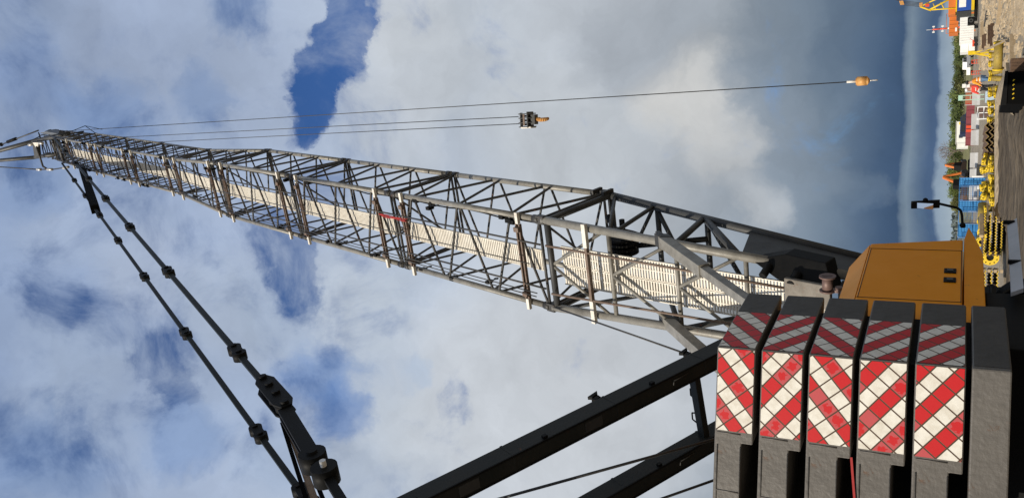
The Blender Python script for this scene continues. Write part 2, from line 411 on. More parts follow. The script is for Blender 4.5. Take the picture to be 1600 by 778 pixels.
    for (px, c8, k) in [((b[0], b[1]), b[2], b[3]) for b in blobs]:
        (pt, r) = px
        b = ray(*pt); b2 = ray(pt[0], pt[1]+r); co = b.dot(b2)
        dt = vm('DOT_PRODUCT', dw, b).outputs['Value']
        mr = N.new('ShaderNodeMapRange'); mr.interpolation_type = 'SMOOTHSTEP'
        ang = math.acos(co)
        mr.inputs[1].default_value = math.cos(ang*1.45); mr.inputs[2].default_value = math.cos(ang*.35); mr.inputs[3].default_value = 0; mr.inputs[4].default_value = k
        Lk.new(dt, mr.inputs[0])
        c = mix(mr.outputs[0], c, lin(c8))
    # soft billows
    n1 = noise(7., 9, .6, dw); n2 = noise(2.6, 6, .55, dw)
    f = mth('ADD', mth('MULTIPLY', mth('SUBTRACT', n1.outputs['Fac'], .5), .72), mth('MULTIPLY', mth('SUBTRACT', n2.outputs['Fac'], .5), .42))
    f = mth('ADD', 1., f)
    sc_ = N.new('ShaderNodeVectorMath'); sc_.operation = 'SCALE'; Lk.new(c, sc_.inputs[0]); Lk.new(f, sc_.inputs['Scale'])
    c = sc_.outputs[0]
    # clear gaps: the Nishita sky itself, seen through
    gaps = [((550, 8), 34, 1.0), ((545, 48), 30, 1.05), ((530, 90), 30, 1.0), ((508, 130), 28, 1.0), ((502, 165), 26, .95), ((486, 205), 20, .7), ((470, 225), 16, .5), ((515, 290), 20, .6),
            ((462, 400), 22, .9), ((478, 425), 22, .9), ((478, 470), 16, .7), ((440, 380), 24, .7), ((405, 360), 22, .6), ((390, 20), 18, .45), ((325, 160), 24, .45), ((185, 170), 26, .5),
            ((248, 585), 30, .85), ((255, 615), 18, .6), ((222, 590), 20, .6), ((70, 510), 22, .75), ((150, 500), 30, .5), ((20, 440), 26, .6), ((315, 392), 20, .5), ((20, 280), 24, .5),
            ((700, 640), 15, .85), ((704, 605), 14, .6), ((622, 495), 16, .5), ((505, 553), 14, .5), ((440, 590), 22, .5), ((475, 625), 22, .65), ((505, 690), 30, .8), ((420, 655), 20, .5), ((360, 670), 22, .5), ((280, 690), 34, .55), ((140, 730), 30, .5), ((60, 690), 30, .5), ((240, 740), 30, .5), ((570, 395), 14, .4)]
    fields = [None, None]                          # the one clear rift, and the hazier thin places
    for k_, (pt, r, k) in enumerate(gaps):
        b = ray(*pt); ang = math.acos(b.dot(ray(pt[0], pt[1]+r)))
        dt = vm('DOT_PRODUCT', dw, b).outputs['Value']
        mr = N.new('ShaderNodeMapRange'); mr.interpolation_type = 'SMOOTHSTEP'
        mr.inputs[1].default_value = math.cos(ang*(2.1 if k_ < 7 else 2.7)); mr.inputs[2].default_value = 1.; mr.inputs[3].default_value = 0; mr.inputs[4].default_value = k
        Lk.new(dt, mr.inputs[0])
        i = 0 if k_ < 7 else 1
        fields[i] = mr.outputs[0] if fields[i] is None else mth('ADD', fields[i], mr.outputs[0])
    n3 = noise(8.5, 12, .64, d0, .5)
    hi = N.new('ShaderNodeMapRange'); hi.inputs[1].default_value = .36; hi.inputs[2].default_value = .62; hi.inputs[3].default_value = 0; hi.inputs[4].default_value = .3
    Lk.new(el, hi.inputs[0])
    nn_ = mth('SUBTRACT', n3.outputs['Fac'], .5)
    def gate(f, amp, lo, hi_, top):
        x = mth('ADD', f, mth('MULTIPLY', nn_, amp))
        gs = N.new('ShaderNodeMapRange'); gs.interpolation_type = 'SMOOTHSTEP'; gs.inputs[1].default_value = lo; gs.inputs[2].default_value = hi_; gs.inputs[4].default_value = top; Lk.new(x, gs.inputs[0])
        return gs.outputs[0]
    g1 = gate(mth('MINIMUM', fields[0], 1.), 1.9, .12, 1.2, .97)
    g2 = gate(mth('ADD', mth('MULTIPLY', mth('MINIMUM', fields[1], 1.), .62), hi.outputs[0]), 3.0, .22, 1.5, 1.)
    g = mth('MAXIMUM', g1, g2)
    tint = N.new('ShaderNodeVectorMath'); tint.operation = 'MULTIPLY'; Lk.new(sky.outputs[0], tint.inputs[0]); tint.inputs[1].default_value = SKYTINT
    ten = N.new('ShaderNodeVectorMath'); ten.operation = 'SCALE'; Lk.new(c, ten.inputs[0]); ten.inputs['Scale'].default_value = 10.
    c = mix(g, ten.outputs[0], tint.outputs[0])
    Lk.new(c, bg.inputs['Color'])
SKYTINT = (.35, .73, 1.3)
make_sky()
sl = bpy.data.lights.new('sun', 'SUN'); sl.energy = 4.9; sl.angle = rad(.5); sl.color = (1, .91, .78)
so = bpy.data.objects.new('sun', sl); COL.objects.link(so)
sd = V((math.sin(SUN_AZ)*math.cos(SUN_EL), math.cos(SUN_AZ)*math.cos(SUN_EL), math.sin(SUN_EL)))
so.rotation_euler = sd.to_track_quat('Z', 'Y').to_euler(); so.location = sd*60
sc.view_settings.view_transform = 'Standard'; sc.view_settings.look = 'None'; sc.view_settings.exposure = 0
# ================================================================== SETTING: ground sheet and the trodden working platform
g = MB()
g.quad((-4000, -4000, 0), (4000, -4000, 0), (4000, 4000, 0), (-4000, 4000, 0))
tag(g.build('ground', m_ground), kind='structure')
def sheet(name, m, x0, x1, y0, y1, nx, ny, zf):
    b = MB()
    for j in range(ny+1):
        for i in range(nx+1):
            x = x0+(x1-x0)*i/nx; y = y0+(y1-y0)*j/ny
            b.v.append(V((x, y, zf(x, y))))
    for j in range(ny):
        for i in range(nx):
            k = j*(nx+1)+i
            b.f.append((k, k+1, k+nx+2, k+nx+1)); b.sm.append(True)
    return b.build(name, m)
from mathutils import noise as mn
def plat_z(x, y):
    # raised working platform with a rounded berm along its far and right edges
    fy = 39.5 + .58*(x-1.0)
    w_ = min(1, max(0, (2.3-x)/1.3)); fy -= 6.5*w_*w_*(3-2*w_)
    e1 = (y - fy)                                  # far edge
    e2 = (x - (4.75 + .215*(y-28)))                # right edge
    d = max(e1, e2, -(x+42), -(y+30))
    top = .55 + .07*mn.noise(V((x*.5, y*1.1, 0))) + .05*mn.noise(V((x*1.7, y*2.6, 4))) + .02*mn.noise(V((x*5, y*6, 2)))
    berm = .12*math.exp(-((d+1.0)/.6)**2)
    t = min(1, max(0, d/.9)); t = t*t*(3-2*t)
    return (top+berm)*(1-t) - .06*t
tag(sheet('working_platform', m_track, -44, 12, -32, 48, 250, 330, plat_z), kind='structure')
def berm_z(u_, v_):
    return None
bm2 = MB(); pts_ = [(5.3, 30.5), (6.3, 35.5), (7.5, 41.5), (7.6, 43.6), (5.5, 42.3), (3.5, 41.05), (2.4, 40.4)]
pr_ = [(-.75, -.02), (-.45, .12), (0, .17), (.45, .1), (.8, -.15)]
for i, (x, y) in enumerate(pts_):
    a = V((*pts_[max(0, i-1)], 0)); b = V((*pts_[min(len(pts_)-1, i+1)], 0)); d = (b-a).normalized(); o = V((d.y, -d.x, 0))
    for j, (w, z) in enumerate(pr_): bm2.v.append(V((x, y, .58+z+.04*mn.noise(V((x*2, y*2, j)))))-o*w)
for i in range(len(pts_)-1):
    for j in range(len(pr_)-1):
        k = i*len(pr_)+j; bm2.f.append((k, k+1, k+len(pr_)+1, k+len(pr_))); bm2.sm.append(True)
tag(bm2.build('earth_berm', m_berm), kind='structure')
tag(sheet('dry_grass', m_grass, -200, 340, 190, 560, 20, 14, lambda x, y: .03+.15*abs(mn.noise(V((x*.03, y*.03, 0))))), kind='structure')
def bank_z(x, y):
    return max(-.1, 4.6*math.exp(-((x+5)/9.5)**2)*max(0, 1-abs(y-170)/34) + .35*mn.noise(V((x*.25, y*.25, 1))) + .2*mn.noise(V((x*.8, y*.8, 3)))-.15)
tag(sheet('embankment', m_bank, -60, 34, 135, 205, 110, 60, bank_z), kind='structure')

# ================================================================== COUNTERWEIGHT SLABS
A0 = V((-.957, 8.7, 0))                            # the lit rear corner
LAYERS = [(3.983, 4.382), (3.507, 3.924), (3.038, 3.458), (2.556, 2.986), (2.069, 2.495)]
SIGN = [-1, 1, -1, 1, 1]
WORD = ['topmost grey counterweight slab of the stack, its chevron tiles running down to the left', 'second grey counterweight slab from the top, below the topmost one',
        'middle grey counterweight slab, third from the top, red strap hanging below it', 'fourth grey counterweight slab from the top, its chevron reds mostly faded pink',
        'lowest of the five chevron tiled slabs, resting on the plain base slab']
def slab_front(z0, z1, pocket):
    p = [A0+Z*z0, A0+Z*z1, V((-3.4, 8.7, z1))]
    if pocket: p += [V((-3.4, 8.7, z0+.115)), V((-1.955, 8.7, z0+.115)), V((-1.955, 8.7, z0))]
    else: p += [V((-3.4, 8.7, z0))]
    return p
sweep = h*1.485
for k, (z0, z1) in enumerate(LAYERS):
    root = thing('counterweight_slab', WORD[k], 'counterweight', A0+Z*z0, 0, 'chevron counterweight slabs stacked at the rear of the crane')
    off = A0+Z*z0
    MB().prism(slab_front(z0, z1, True), sweep).build('slab_body', m_slab, root, off, bevel=.014)
    zs = LAYERS[k+1][1] if k < 4 else 2.022
    sp = MB()
    a = A0 + h*.2 - l*.12
    sp.prism([a+Z*(zs+.002), a-l*2.4+Z*(zs+.002), a-l*2.4+h*1.0+Z*(zs+.002), a+h*1.1+Z*(zs+.002)], Z*(z0-zs+.13))
    sp.build('gap_filler', m_black, root, off)  # black filler added to keep sky from showing through the gap
    # rear chevron plate
    x1 = -.972; x0 = -1.835; e = .004; zA, zB = z0+.012, z1-.014
    s_ = SIGN[k]; du = .31*k+.06
    p = MB().quad((x0, 8.7-e, zA), (x1, 8.7-e, zA), (x1, 8.7-e, zB), (x0, 8.7-e, zB),
                  [(du, -s_*.42*0+0), (du+.863, 0), (du+.863, s_*(zB-zA)), (du, s_*(zB-zA))])
    p.build('chevron_panel', m_chev, root, off)
    # shade-toned end of the side, then the side chevron plate
    q0 = A0 + l*e + h*.018; q1 = A0 + l*e + h*.915
    p = MB().quad(q0+Z*zA, q1+Z*zA, q1+Z*zB, q0+Z*zB, [(du+.9, 0), (du+1.797, 0), (du+1.797, s_*(zB-zA)), (du+.9, s_*(zB-zA))])
    p.build('chevron_panel', m_chev2, root, off)
    q2 = A0 + l*e + h*.92; q3 = A0 + l*e + h*1.47
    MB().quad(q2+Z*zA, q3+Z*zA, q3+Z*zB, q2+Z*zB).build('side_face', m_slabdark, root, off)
    # corner weld bead and frame beads on the grey part
    for (p, q) in (((-1.86, z0+.13), (-1.86, z1-.03)), ((-1.99, z1-.035), (-3.2, z1-.035)), ((-1.99, z0+.125), (-3.2, z0+.125)), ((-2.47, z0+.12), (-2.47, z1-.03))):
        MB().tube((p[0], 8.698, p[1]), (q[0], 8.698, q[1]), .007, 6).build('weld_bead', m_slab, root, off)
    # pocket lining and lug seen in the recess
    lg = MB()
    lg.prism([V((-2.50, 8.705, z0+.09)), V((-2.62, 8.705, z0-.02)), V((-3.0, 8.705, z0-.02)), V((-3.0, 8.705, z0+.2)), V((-2.6, 8.705, z0+.2))], V((0, -.05, 0)))
    lg.build('lifting_lug', m_black, root, off, bevel=.012)
base = thing('counterweight_base', 'plain grey base slab without chevrons at the bottom of the counterweight stack', 'counterweight', A0+Z*1.704)
MB().prism(slab_front(1.704, 2.022, False), sweep).build('slab_body', m_slab, base, A0+Z*1.704, bevel=.016)
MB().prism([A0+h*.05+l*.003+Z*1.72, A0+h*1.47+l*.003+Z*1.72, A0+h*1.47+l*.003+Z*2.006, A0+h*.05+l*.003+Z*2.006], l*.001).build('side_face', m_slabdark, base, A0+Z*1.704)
sb = MB()
sb.bar((-1.93, 8.69, 3.03), (-2.7, 8.685, 2.95), .022, .012, (0, 0, 1))
tag(sb.build('lashing_strap', m_red, None, (-2.0, 8.69, 3.0)), 'red webbing strap hanging in the gap under the middle counterweight slab', 'strap')

# ================================================================== THE CRANE
CB = cp(0, 13.5, .55)
crane = thing('crawler_crane', 'huge grey lattice boom crawler crane with orange machine house, filling the whole view', 'crane', CB)
OFF = CB
def part(b, name, m, parent=None, bevel=0): return b.build(name, m, parent or crane, OFF, bevel)

# -- lattice boom
NRc = lambda s, w, d: bp(w/2, s, d/2)
def corner(nm, s, w, d):
    return bp(w/2 if nm[1] == 'R' else -w/2, s, d/2 if nm[0] == 'N' else -d/2)
CN = ('NR', 'NL', 'FR', 'FL')
FACES = (('FR', 'NR'), ('NR', 'NL'), ('NL', 'FL'), ('FL', 'FR'))
brace_count = 0
def section(s0, s1, w0, d0, w1, d1, npan, cr, br, individual, rails=True, walk=.55, bars=(.75, .75)):
    global brace_count
    f = lambda s: (w0+(w1-w0)*(s-s0)/(s1-s0), d0+(d1-d0)*(s-s0)/(s1-s0))
    P = lambda nm, s: corner(nm, s, *f(s))
    sec = None
    for s, sg in ((s0+.09, 1), (s1-.09, -1)):
        main = MB()                                # an end frame with its pin lugs; the lower one is the part itself
        for a, b in FACES: main.tube(P(a, s), P(b, s), br*.95, 8)
        if sg > 0: main.tube(P('NR', s), P('FL', s), br*.8, 6)
        for nm in CN: main.tube(P(nm, s-sg*.02), P(nm, s+sg*.2), cr*1.28, 10)
        if sec is None: sec = part(main, 'boom_section', m_brace)
        else: part(main, 'end_frame', m_brace, sec)
    for nm in CN:
        b = MB().tube(P(nm, s0+.05), P(nm, s1-.05), cr, 12)
        # collars where braces meet the chord
        part(b, 'chord', m_boom, sec)
    st = (s1-s0)/npan
    bulk = MB()
    for fi, (a, b) in enumerate(FACES):
        # nodes at the ends for FR and NL, at mid panels for NR and FL
        ea, eb = (a, b) if a in ('FR', 'NL') else (b, a)
        for k in range(npan):
            for (sa, sb_) in ((s0+k*st+.12, s0+(k+.5)*st), (s0+(k+1)*st-.12, s0+(k+.5)*st)):
                r = br*(.9 if fi in (0, 1) else .85)
                if individual and fi in (0, 1) and brace_count < 96:
                    part(MB().tube(P(ea, sa), P(eb, sb_+(-.06 if sa < sb_ else .06)), r, 8, cap=False), 'brace', m_brace, sec); brace_count += 1
                else: bulk.tube(P(ea, sa), P(eb, sb_+(-.06 if sa < sb_ else .06)), r, 7, cap=False)
    if bulk.f:
        o = part(bulk, 'lacing', m_brace, sec)
        tag(o, kind='stuff')
    if walk:
        wk = MB(); n = int((s1-s0-.5)/.08)
        for k in range(n):
            s = s0+.3+k*.08; dd = f(s)[1]
            wk.box(bp(0, s, dd/2-.16), l*walk/2, ax*.026, nn*.014)
        for sg in (-1, 1):
            wk.bar(bp(sg*walk/2, s0+.25, d0/2-.17), bp(sg*walk/2, s1-.25, d1/2-.17), .07, .02, nn)
        part(wk, 'gangway', m_walk, sec)
    if rails:
        for sg in (-1, 1):
            rl = MB().tube(bp(sg*.6, s0-.05, d0/2+.2), bp(sg*.6, s1+.05, d1/2+.2), .026, 7)
            part(rl, 'handrail', m_brace, sec)
    for s in (s0+bars[0], s1-bars[1]):
        if s is None: continue
        w, d = f(s)
        cb = MB()
        for o_ in (-.075, .075):
            cb.box(bp(0, s+o_*.85, d/2+.16), l*(w/2-.16), ax*.024, nn*.04)
        for sg in (-1, 1):
            cb.tube(bp(sg*.6, s, d/2+.08), bp(sg*.6, s, d/2+.24), .03, 6)
            cb.box(bp(sg*(w/2-.3), s, d/2+.22), l*.06, ax*.09, nn*.05)
        c_ = part(cb, 'cross_bar', m_bar, sec)
        for sg in (-1, 1):
            part(MB().box(bp(sg*(w/2+.0), s, d/2+.162), l*.15, ax*.05, nn*.045), 'bar_end', m_white, c_)
    return sec
CR_, BR_ = .082, .042
secs = [(0, 6.85, BW, BD, BW, BD, 3), (6.85, 13.75, BW, BD, BW, BD, 3), (13.75, 20.7, BW, BD, BW, BD, 3)]
for (a, b, w0, d0, w1, d1, npn) in secs: section(a, b, w0, d0, w1, d1, npn, CR_, BR_, True)
section(20.7, 27.2, BW, BD, TW, TD, 3, CR_*.95, BR_, True)
for a, b in ((27.2, 34.0), (34.0, 40.8), (40.8, 47.6)): section(a, b, TW, TD, TW, TD, 4, .066, .034, False, walk=.5)

# hoist ropes lying along the rear of the boom, electric cable along the right chord, small fittings
for L, o_ in ((-.82, .34), (-.74, .3), (.12, .42)):
    part(MB().path([bp(L, 0.2, BD/2+o_), bp(L, 20.7, BD/2+o_), bp(L*.8, 27.2, TD/2+o_), bp(L*.8, 50.4, TD/2+o_)], .016, 5), 'hoist_rope', m_rope)
cb2 = MB(); k = 0
pts_ = []
for k in range(28):
    s = .3+k*.73; pts_.append(bp(BW/2-.13+.02*math.sin(k*2.1), s, BD/2-.06+.05*math.sin(k*1.3)))
part(cb2.path(pts_, .022, 6), 'electric_cable', m_black)
rf_ = random.Random(4)
for k in range(26):
    s = rf_.uniform(.6, 26); sd_ = rf_.choice((-1, 1)); w_ = BW/2 if s < 20.7 else TW/2
    p = bp(sd_*(w_-rf_.uniform(0, .25)), s, BD/2-.02)
    f_ = MB().box(p, l*rf_.uniform(.03, .06), ax*rf_.uniform(.05, .12), nn*.1)
    f_.tube(p-nn*.1, p-nn*.22, .02, 6).ring(p-nn*.27, l, .04, .07, .02, 10)
    part(f_, 'shackle', m_black)
for k in range(14):
    s = rf_.uniform(28, 47); p = bp(rf_.choice((-1, 1))*TW/2, s, TD/2+.06)
    part(MB().box(p, l*.08, ax*.1, nn*.08).tube(p, p+nn*.2, .03, 6), 'bracket', m_black)

# coil of orange strap tied on the handrail
cl = MB()
for k in range(5):
    cl.path([bp(.45+.02*k, 5.95+.3*j+.05*math.sin(k+j), BD/2+.2+.03*math.sin(j*2+k)) for j in range(6)], .012, 6)
tag(cl.build('strap_bundle', m_red, None, bp(.5, 6.6, BD/2+.2)), 'bundle of red straps tied to the boom handrail about halfway up', 'strap')

# -- foot section
fR, fF, fL = V((-.28, 17.888, 4.306)), V((.055, 18.787, 3.945)), V((-1.998, 18.528, 4.306)); fG = V((-1.68, 19.43, 3.945))
FT = {'NR': fR, 'FR': fF, 'NL': fL, 'FL': fG}
def fp(nm, s): return corner(nm, 0, BW, BD).lerp(FT[nm], -s/7.0)
fm = MB()
for a, b in FACES: fm.tube(fp(a, -.15), fp(b, -.15), .085, 10)
foot = part(fm, 'boom_foot', m_dark)
for s in (-1.7, -3.2): part(MB().tube(fp('FR', s), fp('FL', s), .075, 8), 'strut', m_dark, foot)
for nm in CN: part(MB().tube(fp(nm, -.02), fp(nm, -7.9), .105, 14), 'chord', m_boom if nm[0] == 'N' else m_dark, foot)  # far chords darker, their shadow put into the colour
for b in [('FR', -.3, 'NR', -1.9, .05), ('NR', -2.0, 'FR', -1.6, .055), ('FR', -1.65, 'FL', -2.9, .06), ('NR', -3.55, 'FR', -3.1, .075), ('FR', -3.15, 'NR', -5.0, .085), ('FR', -3.2, 'FL', -4.6, .06),
          ('NL', -.3, 'FL', -1.9, .055), ('NL', -3.5, 'FL', -1.8, .07), ('NL', -3.6, 'FL', -4.6, .075), ('FL', -.2, 'FR', -1.6, .05)]:
    part(MB().tube(fp(b[0], b[1]), fp(b[2], b[3]), b[4], 10), 'brace', m_dark, foot)
strut_s = [-.15, -1.85, -3.55, -5.15]
for i, s in enumerate(strut_s):
    rr_ = .075 if i == 0 else .055
    part(MB().tube(fp('NR', s), fp('NL', s), rr_, 10), 'strut', m_boom, foot)
    if i < 3:
        mid = fp('NR', s).lerp(fp('NL', s), .5)
        for nm in ('NR', 'NL'): part(MB().tube(mid, fp(nm, strut_s[i+1]+.1), .042, 8), 'brace', m_boom, foot)
# double gangway of the foot
for j, (o0, o1) in enumerate(((-.02, .46), (-.56, -.06))):
    wk = MB()
    for k in range(93):
        s = -.35-k*.07
        c = fp('NR', s).lerp(fp('NL', s), .5) - nn*.2
        ld = (fp('NR', s)-fp('NL', s)).normalized()
        wk.box(c+ld*(o0+o1)/2, ld*(o1-o0)/2, ax*.0235, nn*.014)
    for o_ in (o0, o1, (o0+o1)/2):
        a = fp('NR', -.3).lerp(fp('NL', -.3), .5)-nn*.21; b = fp('NR', -6.85).lerp(fp('NL', -6.85), .5)-nn*.21
        ld = (fp('NR', -3)-fp('NL', -3)).normalized()
        wk.bar(a+ld*o_, b+ld*o_, .06, .02, nn)
    part(wk, 'gangway', m_walk, foot)
for sg, nm in ((.25, 'a'), (.8, 'b')):
    rl = MB()
    pa = fp('NR', -.2).lerp(fp('NL', -.2), sg)+nn*.2; pb = fp('NR', -6.6).lerp(fp('NL', -6.6), sg)+nn*.15
    rl.tube(pa, pb, .03, 8)
    part(rl, 'handrail', m_bar, foot)
cb = MB(); s = -1.35
pr, pl = fp('NR', s), fp('NL', s); ld = (pr-pl).normalized()
cb.box((pr+pl)/2+nn*.17, ld*((pr-pl).length/2-.2), ax*.04, nn*.05)
c_ = part(cb, 'cross_bar', m_bar, foot)
for q, sg in ((pr, -1), (pl, 1)): part(MB().box(q+nn*.175+ld*sg*.14, ld*.3, ax*.06, nn*.05), 'bar_end', m_white, c_)
# solid side web near the pin
for A_, B_ in (('FR', 'NR'), ('FL', 'NL')):
    wv = MB()
    pts = [fp(A_, -4.4), fp(A_, -7.9), fp(B_, -7.9), fp(B_, -5.05)]
    sd = (fp('NR', -5)-fp('NL', -5)).normalized()*(.03)
    wv.prism([p_ - sd*.5 for p_ in pts], sd)
    part(wv, 'side_web', m_dark, foot)  # dark tone puts the plate's shade into its colour
# end brackets on the chords at the first joint
for nm in CN: part(MB().box(corner(nm, .02, BW, BD), l*.11, ax*.14, nn*.08), 'pin_bracket', m_brace, foot, .01)
for s in (-.15, .25): part(MB().box(bp(BW/2+.1, s, -BD/2+.1), l*.06, ax*.05, nn*.2), 'pin_bracket', m_brace, foot, .01)
# sheaves and winch in the middle of the foot
sv = MB()
for k in range(4): sv.ring(bp(.15+.12*k, -1.5, -.1), l, .12, .36, .06)
sv.tube(bp(-.5, -1.5, -.1), bp(1.0, -1.5, -.1), .07, 10)
sv.tube(bp(.2, -1.5, -.1), bp(.7, -.3, -.9), .08, 8).tube(bp(.1, -1.6, -.1), bp(-.7, -.6, -.9), .08, 8).tube(bp(.3, -1.6, -.1), bp(.6, -3.6, -.7), .07, 8)
part(sv, 'guide_sheave', m_black, foot)
hz = MB()
hz.path([bp(.9, -1.4, .2), bp(.95, -1.8, .35), bp(.9, -2.2, .3), bp(.75, -2.5, .1), bp(.8, -3.0, .25)], .025, 6)
part(hz, 'hose', m_black, foot)
# dark drive block, plate and roller beside the pin
db = MB()
db.prism([bp(.62, -5.3, .1), bp(.35, -6.0, .25), bp(.2, -6.7, .3), bp(.3, -7.2, .2), bp(.75, -6.9, -.1), bp(.8, -6.0, -.1)], nn*-.4)
db.tube(bp(.58, -5.75, .1), bp(.42, -5.75, .4), .09, 10).tube(bp(.5, -6.4, .1), bp(.34, -6.4, .38), .11, 10)
part(db, 'drive_block', m_black, foot, .02)
pl_ = MB().box(bp(.22, -6.75, .35), l*.26, ax*.5, nn*.05)
part(pl_, 'cover_plate', m_plate, foot, .02)

# -- boom head
hd_ = MB()
hs0, hs1 = 47.6, 58.2
def hp_(L, s, n): return bp(L, s, n)
for sg in (-1, 1):
    hd_.prism([hp_(sg*.86, 47.4, .98), hp_(sg*.86, 50.5, 1.0), hp_(sg*.86, 57.2, .15), hp_(sg*.86, 58.2, -.35), hp_(sg*.86, 56.8, -.75), hp_(sg*.86, 55.4, -.55), hp_(sg*.86, 52.5, .35)], l*.05)
    hd_.tube(hp_(sg*.86, 47.4, -.94), hp_(sg*.86, 55.6, -.6), .07, 10)
    hd_.tube(hp_(sg*.86, 47.6, .94), hp_(sg*.86, 53.5, .75), .07, 10)
    for k in range(5):
        s = 47.8+k*1.5
        hd_.tube(hp_(sg*.86, s, .9), hp_(sg*.86, s+.75, -.85), .04, 7).tube(hp_(sg*.86, s+.75, -.85), hp_(sg*.86, s+1.5, .85), .04, 7)
for k in range(6):
    s = 47.8+k*1.45
    hd_.tube(hp_(-.86, s, .9), hp_(.86, s+.7, .85), .035, 7).tube(hp_(-.86, s+1.4, .85), hp_(.86, s+.7, .85), .035, 7)
    hd_.tube(hp_(-.86, s, -.88), hp_(.86, s+.7, -.8), .035, 7).tube(hp_(-.86, s+1.4, -.8), hp_(.86, s+.7, -.8), .035, 7)
hd_.tube(hp_(-.95, 57.6, -.3), hp_(.95, 57.6, -.3), .12, 10).tube(hp_(-.95, 55.3, -.5), hp_(.95, 55.3, -.5), .1, 10).tube(hp_(-.95, 50.4, .9), hp_(.95, 50.4, .9), .1, 10)
head = part(hd_, 'boom_head', m_brace)
for k in range(5):
    part(MB().ring(hp_(-.55+.27*k, 55.3, -.62), l, .1, .42, .07), 'sheave', m_black, head)
for k in range(2):
    part(MB().ring(hp_(.74+.1*k, 57.7, -.4), l, .1, .42, .07), 'sheave', m_black, head)
part(MB().box(hp_(.93, 53.8, .42), l*.03, ax*2.6, nn*.2), 'cheek_plate', m_white, head, .01)
an = MB().tube(hp_(.9, 47.5, -1.0), hp_(1.25, 51.2, -1.35), .025, 6).tube(hp_(.9, 53.0, -.75), hp_(1.25, 51.2, -1.35), .025, 6).tube(hp_(1.25, 51.2, -1.35), hp_(1.2, 46.5, -1.2), .02, 6)
part(an, 'rope_guard', m_black, head)
part(MB().ring(hp_(.95, 50.5, -.7), l, .05, .3, .08), 'sheave', m_black, head)

# -- jib strut pendants leaving the head upwards
def at_hd(x, y, hd):
    r = ray(x, y); t = (hd-CAM.dot(h))/r.dot(h); return CAM+r*t
HDJ = 36.6
def jib(name, pts, r, m):
    b = MB(); b.path([at_hd(*p, HDJ+k*.15) for k, p in enumerate(pts)], r, 8)
    return part(b, name, m)
j1 = jib('jib_strut', [(107, 209), (52, 221), (-60, 252)], .17, m_dark)
j2 = jib('jib_strut', [(88, 241), (55, 246), (-60, 256)], .14, m_dark)
b = MB(); q = [at_hd(*p, HDJ) for p in ((50, 221), (57, 221), (60, 246), (54, 247))]
b.prism(q, h*.25); part(b, 'spreader_plate', m_dark, j1)
b = MB(); q = [at_hd(*p, HDJ-.3) for p in ((51, 223), (60, 223), (59, 229), (56, 231))]
b.prism(q, h*.12); part(b, 'bracket', m_white, j1)
b = MB().path([at_hd(*p, HDJ-.3) for p in ((57, 229), (67, 260), (73, 264))], .07, 7); part(b, 'spreader_arm', m_brace, j1)
for p, q in (((58, 265), (64, 265)), ((74, 265), (82, 265)), ((99, 263), (107, 261)), ((61, 224), (67, 224)), ((45, 227), (50, 226))):
    part(MB().tube(at_hd(*p, HDJ-.3), at_hd(*q, HDJ-.3), .1, 8), 'clamp', m_silver, j1)
b = MB().path([at_hd(*p, HDJ-.3) for p in ((-60, 255), (0, 261), (60, 265), (82, 265), (108, 261))], .045, 6)
part(b, 'stay_rope', m_rope)
tb_ = MB().path([at_hd(*p, HDJ+1) for p in ((-60, 252), (0, 227), (60, 204))], .05, 6)
st_ = part(tb_, 'stay_rope', m_rope)
part(MB().tube(at_hd(12, 222, HDJ+1), at_hd(25, 217, HDJ+1), .13, 8), 'turnbuckle', m_black, st_)
part(MB().ball(at_hd(2, 226, HDJ+1), .16), 'turnbuckle', m_black, st_)
b = MB().path([at_hd(*p, HDJ) for p in ((40, 224), (63, 213), (60, 207), (66, 226), (68, 240), (78, 239))], .035, 6)
part(b, 'light_cable', m_black)

# -- boom pendants: straps with link plates
def pend(L, hd): return cp(L, hd, 12.22+1.7235*(hd-8.74))
JH = [35.6, 30.6, 27.2, 23.85, 20.55, 17.15, 13.63, 10.0, 8.6]
pdir = (pend(0, 20)-pend(0, 10)).normalized()
psd = l.cross(pdir).normalized()
for sg in (-1, 1):
    L = sg*.9
    first = None
    for i in range(len(JH)-1):
        a, b_ = pend(L, JH[i]), pend(L, JH[i+1])
        bm_ = MB().bar(a, b_, .115, .055, psd)
        strap = part(bm_, 'pendant_strap', m_pend)
        # link: two eyes joined by cheek plates
        lk = MB(); c = b_; e = .19
        scale = 1.0
        for o_ in (-1, 1):
            cc = c + pdir*o_*e*scale
            lk.tube(cc-l*.085, cc+l*.085, .135*scale, 14)
            for s2 in (-1, 1): lk.tube(cc+l*s2*.085, cc+l*s2*.125, .055, 8)
        for s2 in (-1, 1): lk.bar(c-pdir*e+l*s2*.07, c+pdir*e+l*s2*.07, .2, .035, psd)
        part(lk, 'link_plate', m_black, strap, 0)
# right hand adjuster block and the heavy arm below it
blk = MB()
c0, c1 = pend(.9, 9.05), pend(.9, 8.42)
bd_ = (c1-c0).normalized()
for s2 in (-1, 1):
    o_ = l*s2*.1
    blk.prism([c0-bd_*.1-psd*.09+o_, c0-bd_*.1+psd*.09+o_, c0+bd_*.1+psd*.17+o_, c1-bd_*.12+psd*.17+o_, c1+bd_*.1+psd*.09+o_, c1+bd_*.1-psd*.09+o_, c1-bd_*.12-psd*.17+o_, c0+bd_*.1-psd*.17+o_], l*.035)
for t in (.0, .3, .62, 1.):
    cc = c0.lerp(c1, t); blk.tube(cc-l*.16, cc+l*.19, .07, 12)
blk.bar(c0.lerp(c1, .1), c0.lerp(c1, .9), .22, .15, psd)
blk.box(c0.lerp(c1, .5)-l*.16, bd_*.2, psd*.12, l*.04)
blk.tube(c0.lerp(c1, .2)-l*.17-psd*.17, c0.lerp(c1, .75)-l*.2-psd*.2, .025, 6)
part(blk, 'adjuster_block', m_black, None, .008)
